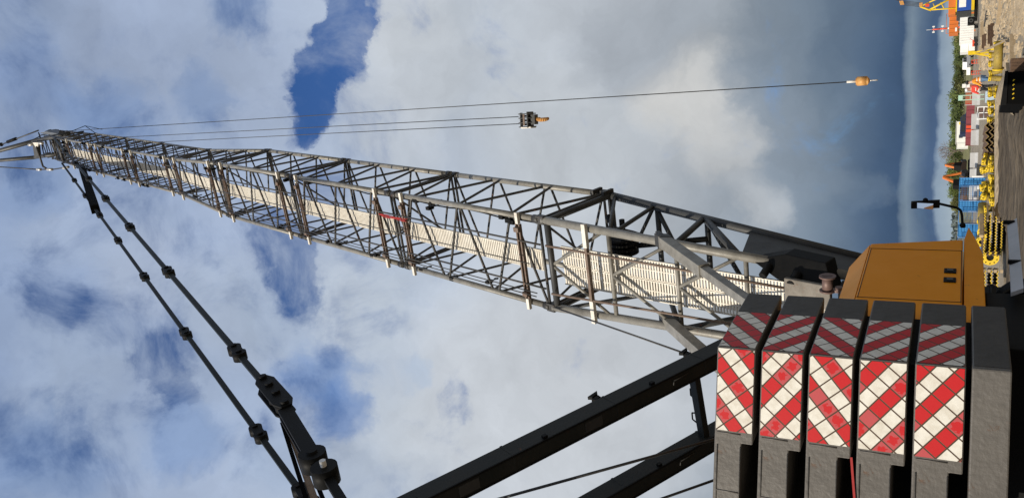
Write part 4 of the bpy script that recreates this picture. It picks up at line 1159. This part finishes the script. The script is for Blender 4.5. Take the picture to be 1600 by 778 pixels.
# -- white plant containers right of the yard
wc = thing('plant_container', 'large white plant container with a dark generator at its right end', 'container', (gx(46, 140), 140, 0)); o = (gx(46, 140), 140, 0)
MB().bx(gx(66, 140), gx(28, 140), 140, 142.4, .55, 2.45).build('body', m_wht, wc, o, .04)
b = MB()
for k in range(9): b.bx(gx(65, 140)+.36*k, gx(65, 140)+.36*k+.05, 139.96, 140, .7, 2.35)
b.build('rib', m_wht, wc, o)
g_ = MB().bx(gx(41, 139.5), gx(29, 139.5), 139.3, 139.96, .55, 1.45).build('generator', m_black, wc, o, .05)
MB().ring((gx(34, 139.2), 139.26, 1.0), (0, 1, 0), .12, .3, .06).build('fan_guard', m_dark, g_, o)
for k in range(2): MB().bx(gx(60-20*k, 140)-.1, gx(60-20*k, 140)+.1, 140.2, 142.2, 0, .55).build('skid', m_dark, wc, o)
wc = thing('tool_container', 'narrow white tool container with red trolley beside the large one', 'container', (gx(75, 142), 142, 0)); o = (gx(75, 142), 142, 0)
MB().bx(gx(82, 142), gx(69, 142), 142, 144, .35, 2.3).build('body', m_wht, wc, o, .04)
MB().bx(gx(82, 142)+.05, gx(69, 142)-.05, 141.97, 141.995, 1.2, 1.24).build('door_bar', m_grey, wc, o)
MB().bx(gx(80, 142), gx(70, 142), 142, 144, 0, .35).build('skid', m_dark, wc, o)
tr = thing('red_trolley', 'small red two wheeled trolley in front of the narrow white container', 'trolley', (gx(70, 138), 138, 0)); o = (gx(70, 138), 138, 0)
x_ = gx(70, 138)
MB().bx(x_-.4, x_+.45, 137.7, 138.3, .45, .75).build('tray', m_redorange, tr, o, .03)
for s in (-.25, .3): MB().tube((x_+s, 137.6, .28), (x_+s, 137.75, .28), .28, 16).build('wheel', m_tyre, tr, o)
MB().path([V((x_+.45, 138, .7)), V((x_+.8, 138, 1.1))], .03, 6).build('handle', m_redorange, tr, o)

# -- radar / antenna mast and the orange steel module
mx_, my_ = gx(43, 300), 300
am = thing('antenna_mast', 'red and white antenna mast standing far behind the orange module', 'mast', (mx_, my_, 0)); o = (mx_, my_, 0)
for k, (z0, z1) in enumerate(((0, 3.2), (3.2, 6.2), (6.2, 8.4), (8.4, 10.6))):
    MB().tube((mx_, my_, z0), (mx_, my_, z1), .34-.03*k, 8, .31-.03*k).build('mast_band', m_redorange if k % 2 == 0 or k == 3 else m_wht, am, o)
for z, w in ((7.6, .8), (10.2, .9)):
    for s in (-1, 1):
        p_ = MB().path([V((mx_, my_, z)), V((mx_+s*w, my_, z))], .08, 6); p_.bx(mx_+s*w-.2, mx_+s*w+.2, my_-.1, my_+.1, z-.25, z+.45)
        p_.build('antenna', m_wht, am, o)
MB().tube((mx_, my_, 10.6), (mx_, my_, 12.4), .06, 6).build('lightning_rod', m_wht, am, o)
x0, x1 = gx(51, 170), gx(20, 170)
om = thing('steel_module', 'bright orange steel module standing behind the white plant container', 'module', (x0, 170, 0)); o = (x0, 170, 0)
MB().bx(x0, x1, 170, 172.5, 2.75, 4.25).build('upper_box', m_orng, om, o, .03)
b = MB()
for k in range(6):
    xx = x0+(x1-x0)*k/5.; b.bx(xx-.06, xx+.06, 169.92, 170, 2.8, 4.2)
b.build('rib', m_orng, om, o)
for xx in (x0+.2, x1-.2): MB().bx(xx-.12, xx+.12, 170.2, 170.5, 0, 2.75).build('leg', m_orng, om, o)
b = MB().bx(x0+.2, x0+.9, 169.88, 169.918, 2.95, 3.25); b.build('name_plate', m_wht, om, o)
MB().path([V((x0, 170.1, 4.25)), V((x0, 170.1, 4.7)), V((x1, 170.1, 4.7)), V((x1, 170.1, 4.25))], .04, 6).build('guard_rail', m_orng, om, o)

# -- yellow crane at the edge of the photo
cx_, cy_ = gx(-10, 150), 150
yc = thing('yard_crane', 'yellow crawler crane with blue and white cab panel at the right edge of the yard', 'crane', (cx_, cy_, 0)); o = (cx_, cy_, 0)
xl = gx(17, 150)
MB().bx(xl, xl+5, 150, 153, .95, 2.95).build('cab', m_bluepan, yc, o, .05)
MB().bx(xl+.5, xl+1.9, 149.96, 149.995, 1.7, 2.7).build('cab_window', m_wht, yc, o)
MB().bx(xl-.05, xl+5, 149.85, 150.3, .5, .93).build('deck', m_yellow, yc, o, .03)
MB().bx(xl, xl+5, 149.9, 153, 2.953, 3.15).build('roof', m_yellow, yc, o, .03)
MB().bx(xl-1.0, xl-.05, 150.2, 152.6, .9, 3.0).build('counterweight', m_dark, yc, o, .05)
MB().bx(xl-1.2, xl+4.5, 150.2, 151, 0, .5).build('track', m_black, yc, o, .1)
MB().bx(xl-1.2, xl+4.5, 152.2, 153, 0, .5).build('track', m_black, yc, o, .1)
MB().bx(xl-.3, xl+4, 150.6, 152.4, 3.153, 4.2).build('winch_frame', m_orng, yc, o, .03)
def yb(a, b_, r): MB().tube(at(*a, 150.6), at(*b_, 150.6), r, 8).build('lattice_bar', m_yellow, yc, o)
yb((1496, 13), (1455, 16), .11); yb((1490, -4), (1452, 16), .14); yb((1455, 17), (1438, 11), .14); yb((1438, 11), (1452, 4), .1); yb((1452, 4), (1480, -8), .1); yb((1475, 14), (1470, 4), .07); yb((1462, 15), (1458, 6), .07)
b = MB()
for k in range(4): b.tube(at(1440, 5+2*k, 150.6), at(1412, 2.5+2*k, 150.6), .045, 5)
b.tube(at(1412, 4, 150.6), at(1380, -6, 150.6), .06, 5)
b.build('pendant_ropes', m_rope, yc, o)
MB().box(at(1409, 5, 150.6), V((.32, 0, .1)), V((0, .2, 0)), V((0, 0, .3))).build('sheave_block', m_hookrust, yc, o, .03)
MB().box(at(1439, 8, 150.6), V((.3, 0, 0)), V((0, .2, 0)), V((0, 0, .25))).build('sheave_block', m_hookrust, yc, o, .03)
MB().box(at(1449, 9, 150.6), V((.2, 0, 0)), V((0, .2, 0)), V((0, 0, .3))).build('warning_light', m_redorange, yc, o, .03)

# -- excavators with raised orange arms
def make_exc():
    root = thing('excavator', '', 'excavator')
    for s in (-1, 1): MB().prism([V((-1.6, s*1.0-.25, .2)), V((-1.3, s*1.0-.25, 0)), V((1.3, s*1.0-.25, 0)), V((1.6, s*1.0-.25, .2)), V((1.6, s*1.0-.25, .5)), V((1.3, s*1.0-.25, .7)), V((-1.3, s*1.0-.25, .7)), V((-1.6, s*1.0-.25, .5))], (0, .5, 0)).build('track', m_black, root)
    MB().prism([V((-1.7, -1.1, .85)), V((1.2, -1.1, .85)), V((1.2, -1.1, 1.5)), V((-.2, -1.1, 1.6)), V((-1.7, -1.1, 1.7))], (0, 2.2, 0)).build('body', m_pile, root, bevel=.06)
    c_ = MB().prism([V((-.1, -1.05, 1.62)), V((1.1, -1.05, 1.52)), V((1.0, -1.05, 2.6)), V((.0, -1.05, 2.65))], (0, .95, 0)).build('cab', m_black, root, bevel=.05)
    MB().bar(V((.9, .2, 1.5)), V((2.2, .2, 3.9)), .35, .3, (0, 1, 0)).build('boom_arm', m_orng, root, bevel=.03)
    MB().bar(V((2.25, .2, 3.9)), V((2.9, .2, 1.6)), .26, .24, (0, 1, 0)).build('dipper_arm', m_orng, root, bevel=.03)
    MB().prism([V((2.7, -.25, 1.6)), V((3.1, -.25, 1.7)), V((3.2, -.25, 1.0)), V((2.6, -.25, .8)), V((2.4, -.25, 1.2))], (0, .9, 0)).build('bucket', m_dark, root, bevel=.03)
    return root
ex = make_exc(); ex.location = (gx(252, 150)-1.6, 150, 0); ex.rotation_euler = (0, 0, .9)
ex['label'] = 'orange excavator with raised arm standing right of the blue fence'
e2 = copy_tree(ex); e2.location = (gx(285, 128)-1.0, 128, 0); e2.rotation_euler = (0, 0, .5)
e2['label'] = 'orange excavator reaching up directly behind the end of the blue fence'

# -- people
def person(label, base, rz, jacket, trousers, helmet, bend, reach):
    root = thing('person', label, 'person', base, rz)
    def skin(name, vs, es, m, sub=2):
        me = bpy.data.meshes.new(name); me.from_pydata([v[:3] for v in vs], es, []); me.materials.append(m)
        o = bpy.data.objects.new(name, me); COL.objects.link(o); o.parent = root
        o.modifiers.new('skin', 'SKIN'); me.skin_vertices.new() if not me.skin_vertices else None
        for i, v in enumerate(vs):
            sv = me.skin_vertices[0].data[i]; r = v[3]; sv.radius = (r, r if not isinstance(r, tuple) else r[1]); sv.use_root = i == 0
        s = o.modifiers.new('sub', 'SUBSURF'); s.levels = sub; s.render_levels = sub
        for p in me.polygons: p.use_smooth = True
        return o
    b = bend
    hipz = .92; sx = b*.45; sh = 1.42-b*.06
    vs = [(0, 0, hipz, .15), (sx*.5, 0, 1.17, .155), (sx, 0, sh, .16), (sx+.03, 0, sh+.12, .065), (sx+.07, 0, sh+.2, .075), (sx+.08, 0, sh+.3, .105), (sx+.08, 0, sh+.37, .08),
          (0, .1, .86, .115), (.05, .13, .48, .075), (-.02, .15, .08, .055), (.13, .16, .04, .045),
          (0, -.1, .86, .115), (.1, -.13, .5, .075), (.04, -.15, .08, .055), (.19, -.16, .04, .045),
          (sx, .2, sh-.02, .075), (sx+.05+reach*.1, .27, sh-.3, .055), (sx+.12+reach*.25, .22, sh-.53+reach*.12, .042), (sx+.16+reach*.3, .2, sh-.6+reach*.14, .04),
          (sx, -.2, sh-.02, .075), (sx+.02+reach*.1, -.28, sh-.3, .055), (sx+.1+reach*.25, -.24, sh-.53+reach*.12, .042), (sx+.14+reach*.3, -.22, sh-.6+reach*.14, .04)]
    es = [(0, 1), (1, 2), (2, 3), (3, 4), (4, 5), (5, 6), (0, 7), (7, 8), (8, 9), (9, 10), (0, 11), (11, 12), (12, 13), (13, 14), (2, 15), (15, 16), (16, 17), (17, 18), (2, 19), (19, 20), (20, 21), (21, 22)]
    skin('body', vs, es, m_skin)
    jv = [(0, 0, hipz-.02, .185), (sx*.5, 0, 1.17, .185), (sx, 0, sh, .19), (sx+.02, 0, sh+.07, .11), (sx, .21, sh-.02, .1), (sx+.05+reach*.1, .28, sh-.3, .078), (sx+.12+reach*.25, .22, sh-.52+reach*.12, .06), (sx, -.21, sh-.02, .1), (sx+.02+reach*.1, -.29, sh-.3, .078), (sx+.1+reach*.25, -.24, sh-.52+reach*.12, .06)]
    skin('jacket', jv, [(0, 1), (1, 2), (2, 3), (2, 4), (4, 5), (5, 6), (2, 7), (7, 8), (8, 9)], jacket)
    tv = [(0, 0, hipz-.03, .17), (0, .1, .84, .135), (.05, .13, .48, .098), (-.02, .15, .1, .08), (0, -.1, .84, .135), (.1, -.13, .5, .098), (.04, -.15, .1, .08)]
    skin('trousers', tv, [(0, 1), (1, 2), (2, 3), (0, 4), (4, 5), (5, 6)], trousers)
    for (x, y) in ((.06, .16), (.12, -.16)):
        MB().bx(x-.12, x+.17, y-.055, y+.055, 0, .1).build('boot', m_black, root, bevel=.03)
    hx, hz_ = sx+.08, sh+.31
    MB().ball((hx, 0, hz_+.05), .13, 1.12, .95, .85, 14, 9).tube((hx+.01, 0, hz_+.035), (hx+.01, 0, hz_+.055), .155, 16).build('helmet', helmet, root)
    for z, r in ((1.02, .205), (1.2, .205)):
        MB().ring((sx*.5*(z-.9)/.27, 0, z), (0, 0, 1), r-.02, r, .05, 18).build('reflective_band', m_tape, root)
    fc = MB().ball((hx+.1, .035, hz_-.03), .014).ball((hx+.1, -.035, hz_-.03), .014)
    fc.build('eyes', m_black, root)
    MB().ball((hx+.115, 0, hz_-.065), .02, 1, .8, 1.3).build('nose', m_skin, root)
    return root
person('person in orange high visibility jacket and blue jeans standing behind the yellow casings', (gx(125, 63), 63, 0), 2.6, m_hivis, m_jean, m_tyre, .35, .6)
person('person in red jacket and white helmet with dark trousers beside the orange jacketed person', (gx(139, 66), 66, 0), 3.9, m_hired, m_darkcloth, m_helmet, .2, .9)

# -- small yard furniture
def posts_rails(name, label, cat, pts, zs, r, m, posts=None):
    base = V((pts[0][0], pts[0][1], 0))
    root = thing(name, label, cat, base)
    for p in pts: MB().tube((p[0], p[1], 0), (p[0], p[1], zs[-1]+.05), r, 8).build('post', m, root, base)
    for z in zs: MB().path([V((p[0], p[1], z)) for p in pts], r*.9, 8).build('rail', m, root, base)
    return root
posts_rails('guard_rail', 'white tubular guard rail between the casing rows', 'railing', [(gx(187.5, 63), 63), (gx(178, 64), 64), (gx(169, 63), 63)], (.35, .72, 1.08), .032, m_wht)
for k, (ya, yb_) in enumerate(((96, 101), (113, 118))):
    posts_rails('traffic_barrier', ['red pedestrian barrier below the cab of the white pickup', 'red pedestrian barrier just right of the person in orange'][k], 'barrier', [(gx(yb_, 112), 112), (gx(ya, 112), 112)], (.25, .5, .75, 1.0), .035, m_redorange)
mt_ = thing('portal_frame', 'pale green portal frame with a solid top panel in the yard', 'frame', (gx(157, 95), 95, 0)); o = (gx(157, 95), 95, 0)
for y in (150, 157): MB().bx(gx(y, 95)-.035, gx(y, 95)+.035, 94.96, 95.04, 0, 1.9).build('post', m_mint, mt_, o)
MB().bx(gx(157, 95)-.04, gx(150, 95)+.04, 94.95, 95.05, 1.9, 2.3).build('top_panel', m_mint, mt_, o)
MB().bx(gx(157, 95), gx(150, 95), 94.97, 95.03, 1.2, 1.25).build('rail', m_mint, mt_, o)
sg_ = thing('notice_board', 'white notice board on two posts behind the people', 'sign', (gx(135, 112), 112, 0)); o = (gx(135, 112), 112, 0)
MB().bx(gx(138, 112), gx(132, 112), 112, 112.04, 1.15, 1.95).build('board', m_wht, sg_, o)
MB().bx(gx(138, 112)+.03, gx(132, 112)-.03, 111.98, 111.998, 1.5, 1.56).build('text_band', m_grey, sg_, o)
for y in (137.5, 132.5): MB().tube((gx(y, 112), 112.06, 0), (gx(y, 112), 112.06, 1.9), .03, 6).build('post', m_grey, sg_, o)
def crate(name, label, cat, x, Y, w, d, z1, m):
    root = thing(name, label, cat, (x, Y, 0)); o = (x, Y, 0)
    MB().bx(x-w/2, x+w/2, Y-d/2, Y+d/2, .1, z1).build('box', m, root, o, .02)
    for s in (-1, 1): MB().bx(x+s*w*.32-.06, x+s*w*.32+.06, Y-d/2, Y+d/2, 0, .1).build('runner', m_timber, root, o)
    b = MB()
    for k in range(4): b.bx(x-w/2+w*(k+.5)/4-.015, x-w/2+w*(k+.5)/4+.015, Y-d/2-.012, Y-d/2, .13, z1-.03)
    b.build('batten', m, root, o)
crate('steel_crate', 'pale blue grey crate behind the short yellow casings', 'crate', gx(154, 60), 60, .62, .8, .75, m_bluebox)
crate('timber_crate', 'brown timber crate standing inside the white guard rail', 'crate', gx(181, 76), 76, .38, .8, .75, m_pink)
crate('timber_crate', 'reddish crate higher up behind the white guard rail', 'crate', gx(173, 82), 82, .32, .6, .9, m_pink)
crate('welding_set', 'white welding set box above the yellow casings near the fence end', 'machine', gx(280, 84), 84, .5, .8, 1.0, m_wht)
crate('welding_set', 'low white box with dark gap beside the other white machine', 'machine', gx(292, 82), 82, .42, .8, .6, m_wht)
crate('steel_crate', 'dark open crate behind the white machines', 'crate', gx(268, 90), 90, 1.2, 1., .55, m_dark)
ypf = thing('drill_stand', 'yellow trestle stand with two splayed legs right of the casings', 'stand', (gx(84, 60), 60, 0)); o = (gx(84, 60), 60, 0)
for (a, b_) in (((1518, 83, 61), (1556, 77, 60)), ((1520, 84, 61), (1558, 90, 60)), ((1528, 85, 61), (1545, 82, 60))):
    MB().bar(at(*a), at(*b_), .11, .08, (0, 1, 0)).build('leg', m_yellow, ypf, o)
MB().box(at(1518, 83, 61), V((.12, 0, 0)), V((0, .12, 0)), V((0, 0, .2))).build('head', m_yellow, ypf, o, .02)
pr = MB().bar(at(1532, 82, 58), at(1571, 64, 50), .09, .07, (0, 0, 1))
tag(pr.build('prop_bar', m_timber, None, at(1571, 64, 50)), 'long pale prop bar leaning from the trestle down to the gravel', 'bar')
rt = random.Random(12)
tlabels = ['short pale timber offcut lying at the right edge of the gravel', 'grey timber baulk lying nearest the black skip', 'weathered plank on the gravel beside the lying yellow tube', 'dark timber sleeper behind the weathered plank', 'thin timber batten at the top edge of the gravel heap', 'broad grey plank far back on the gravel near the trolley']
for k, (px, py, ln, an, dk) in enumerate(((1576, 67, .9, .3, 0), (1583, 92, 1.4, 1.1, 0), (1577, 108, .8, .5, 0), (1547, 62, 1.6, .1, 1), (1562, 20, 2.0, -.1, 0), (1541, 30, 3.4, .05, 1))):
    p = on_z(px, py, .09)
    d = V((math.sin(an), math.cos(an), 0))
    tag(MB().bar(p-d*ln, p+d*ln, .28, .17, (0, 0, 1)).build('timber_baulk', m_dark if dk else m_timber, None, p, .01), tlabels[k], 'timber')
bxp = on_z(1590, 104, .3)
crate('steel_box', 'small rusty brown steel box on the gravel beside the black skip', 'box', bxp.x, bxp.y, .5, .6, .55, m_pile)
# skip at the foot of the platform, deep shadow put into its black
s0 = at(1600, 138, 27.5); sx_, sy_ = s0.x, 27.5
sk_ = thing('steel_skip', 'black steel skip with yellow markings at the lower right of the view', 'skip', (sx_, sy_, 0)); o = (sx_, sy_, 0)
MB().prism([V((sx_-.5, sy_, .2)), V((sx_+.42, sy_, .2)), V((sx_+.5, sy_, 1.02)), V((sx_-.42, sy_+.0, 1.12))], (0, 1.6, 0)).build('body', m_void, sk_, o, .02)
MB().prism([V((sx_-.45, sy_-.03, 1.0)), V((sx_+.52, sy_-.03, .98)), V((sx_+.52, sy_-.03, 1.06)), V((sx_-.45, sy_-.03, 1.14))], (0, .06, 0)).build('rim', m_black, sk_, o)
for k in range(5): MB().bar(V((sx_-.3+.13*k, sy_-.012, .86)), V((sx_-.26+.13*k, sy_-.012, .82)), .03, .01, (1, 0, 0)).build('marking', m_yellow, sk_, o)
for s in (-1, 1): MB().bx(sx_+s*.3-.06, sx_+s*.3+.06, sy_+.1, sy_+1.4, 0, .2).build('runner', m_void, sk_, o)

# -- red mesh fence and loose stones of the gravel
for k, (ya, yb_) in enumerate(((131, 144), (145, 165))):
    Y = 121; x0, x1 = gx(yb_, Y), gx(ya, Y)
    root = thing('mesh_fence', ['pinkish red mesh fence behind the two people', 'pinkish red mesh fence left of the people, behind the pale green portal'][k], 'fence', (x0, Y, 0)); o = (x0, Y, 0)
    b = MB(); n = int((x1-x0)/.11)
    for i in range(n+1): b.tube((x0+(x1-x0)*i/n, Y, 0), (x0+(x1-x0)*i/n, Y, 1.5), .02, 4)
    for i in range(10): b.tube((x0, Y, .1+.15*i), (x1, Y, .1+.15*i), .02, 4)
    b.build('mesh', m_redorange, root, o)
    for x in (x0, x1): MB().tube((x, Y-.05, 0), (x, Y-.05, 1.6), .04, 6).build('post', m_grey, root, o)
st_ = MB(); rs = random.Random(8)
for k in range(1500):
    Y = rs.uniform(36, 120)**1.0; x = gx(rs.uniform(-5, 112), Y)
    if k % 3 == 0: Y = rs.uniform(34, 46); x = gx(rs.uniform(0, 60), Y)
    r = rs.uniform(.02, .07)*(1+Y/80)
    st_.box((x, Y, r*.4), V((r*rs.uniform(.6, 1.5), r*rs.uniform(-.5, .5), 0)), V((r*rs.uniform(-.4, .4), r, r*.2)), V((0, r*.2, r*.6)))
tag(st_.build('gravel_stones', m_berm), kind='stuff')
for k, (px, py, ln, an) in enumerate(((1537, 48, 2.2, 1.3), (1540, 66, 1.6, 1.5), (1545, 74, 1.2, .2), (1551, 55, 2.0, 1.2), (1534, 88, 2.4, 1.45))):
    p = on_z(px, py, .1)
    d = V((math.sin(an), math.cos(an), 0))
    tag(MB().bar(p-d*ln*.5, p+d*ln*.5, .35, .22, (0, 0, 1)).bar(p-d*ln*.4+V((.1, .3, .2)), p+d*ln*.5+V((0, .3, .2)), .25, .16, (0, 0, 1)).build('timber_mat', m_pile if k % 2 else m_timber, None, p, .01),
        ['dark weathered timber mat on the gravel, nearest the large white container', 'brown timber mat on the gravel below the red trolley', 'short dark timber mat beside the prop bar foot', 'pale timber mat lying alone on the open gravel', 'long dark timber mat behind the yellow trestle stand'][k] if k != 0 else 'weathered pale timber mat on the gravel in front of the large white container', 'timber')

# -- trees of the hedge line
def make_tree(seed, hgt, wid, leaf, n):
    r = random.Random(seed)
    root = thing('broadleaf_tree', '', 'tree')
    tk = MB(); tk.tube((0, 0, 0), (0, 0, hgt*.5), .16, 7, .09)
    tips = []
    for k in range(7):
        a = r.uniform(0, 6.28); z0 = hgt*r.uniform(.2, .5); L = wid*r.uniform(.35, .6)
        e = V((math.cos(a)*L, math.sin(a)*L, z0+hgt*r.uniform(.15, .4))); tk.tube((0, 0, z0), e, .07, 5, .02); tips.append(e)
    tk.build('trunk', m_bark, root)
    b = MB()
    cl = [(V((0, 0, hgt*.62)), wid*.42)]+[(t, wid*r.uniform(.22, .34)) for t in tips]+[(V((r.uniform(-.4, .4)*wid, r.uniform(-.4, .4)*wid, hgt*r.uniform(.12, .4))), wid*.3) for _ in range(5)]
    for k in range(n):
        c, R_ = r.choice(cl)
        d = V((r.gauss(0, 1), r.gauss(0, 1), r.gauss(0, .8))).normalized()*R_*r.uniform(.5, 1.05)
        p = c+d; p.z = max(.1, p.z)
        s = r.uniform(.18, .42); a = V((r.gauss(0, 1), r.gauss(0, 1), r.gauss(0, 1))).normalized(); q = a.orthogonal().normalized()
        i = len(b.v); b.v += [p-a*s, p+q*s*.6, p+a*s, p-q*s*.6]; b.f.append((i, i+1, i+2, i+3)); b.sm.append(False)
    b.build('crown', leaf, root)
    return root
kinds = [(make_tree(1, 6.2, 5.0, m_leaf1, 620), 'mid green bushy tree in the hedge line beyond the dry grass'), (make_tree(2, 7.4, 5.6, m_leaf2, 720), 'dark green rounded tree in the hedge line beyond the dry grass'), (make_tree(5, 4.6, 4.6, m_leaf3, 520), 'low olive green bush in the hedge line beyond the dry grass')]
used = [False]*3
rh = random.Random(21)
spots = []
y = 52.
while y < 330:
    top = 1490 if y < 140 else (1480 if y < 232 else 1477 if y < 300 else 1486)
    spots.append((y, rh.uniform(380, 420), top + rh.uniform(-3, 5)))
    y += rh.uniform(6.5, 10)
for k in range(34): spots.append((50+8*k+rh.uniform(-4, 4), rh.uniform(430, 460), 1489+rh.uniform(-4, 3)))
for (py, Y, top) in spots:
    hh = max(3.0, zz(top, py, Y))
    kk = 2 if hh < 5.0 else rh.choice((0, 1))
    src, lab = kinds[kk]
    o = copy_tree(src) if used[kk] else src; used[kk] = True
    s = hh/({0: 6.2, 1: 7.4, 2: 4.6}[kk]*.98)
    o.location = (gx(py, Y), Y, 0); o.rotation_euler = (0, 0, rh.uniform(0, 6)); o.scale = (s*rh.uniform(.9, 1.2), s*rh.uniform(.9, 1.2), s)
    tag(o, lab, 'tree', 'trees of the far hedge line')
# bare tree
bt = thing('bare_tree', 'leafless winter tree with fine twigs rising above the dark hedge', 'tree', (gx(236, 330), 330, 0))
tw = MB(); rb = random.Random(9)
def grow(p, d, L, r, n):
    e = p+d*L; tw.tube(p, e, r, 5, r*.65, cap=False)
    if n == 0: return
    for _ in range(4 if n > 2 else 3):
        a = V((rb.gauss(0, 1), rb.gauss(0, 1), rb.gauss(.25, .6))).normalized()
        grow(p.lerp(e, rb.uniform(.55, 1)), (d*.75+a*.62).normalized(), L*rb.uniform(.6, .85), r*.6, n-1)
base_ = V((gx(236, 330), 330, 0))
grow(base_, V((.03, 0, 1)), 3.6, .17, 5)
tw.build('branches', m_bare, bt, base_)
# line of distant low woodland on the horizon
wl = MB(); r = random.Random(33)
for k in range(2600):
    x = r.uniform(-250, 420); Y = r.uniform(820, 880); z = r.uniform(0, 5.2+2.2*mn.noise(V((x*.02, 0, 7)))) 
    s = r.uniform(1.0, 2.4); a = V((r.gauss(0, 1), r.gauss(0, .4), r.gauss(0, 1))).normalized(); q = a.orthogonal().normalized(); p = V((x, Y, z))
    i = len(wl.v); wl.v += [p-a*s, p+q*s*.7, p+a*s, p-q*s*.7]; wl.f.append((i, i+1, i+2, i+3)); wl.sm.append(False)
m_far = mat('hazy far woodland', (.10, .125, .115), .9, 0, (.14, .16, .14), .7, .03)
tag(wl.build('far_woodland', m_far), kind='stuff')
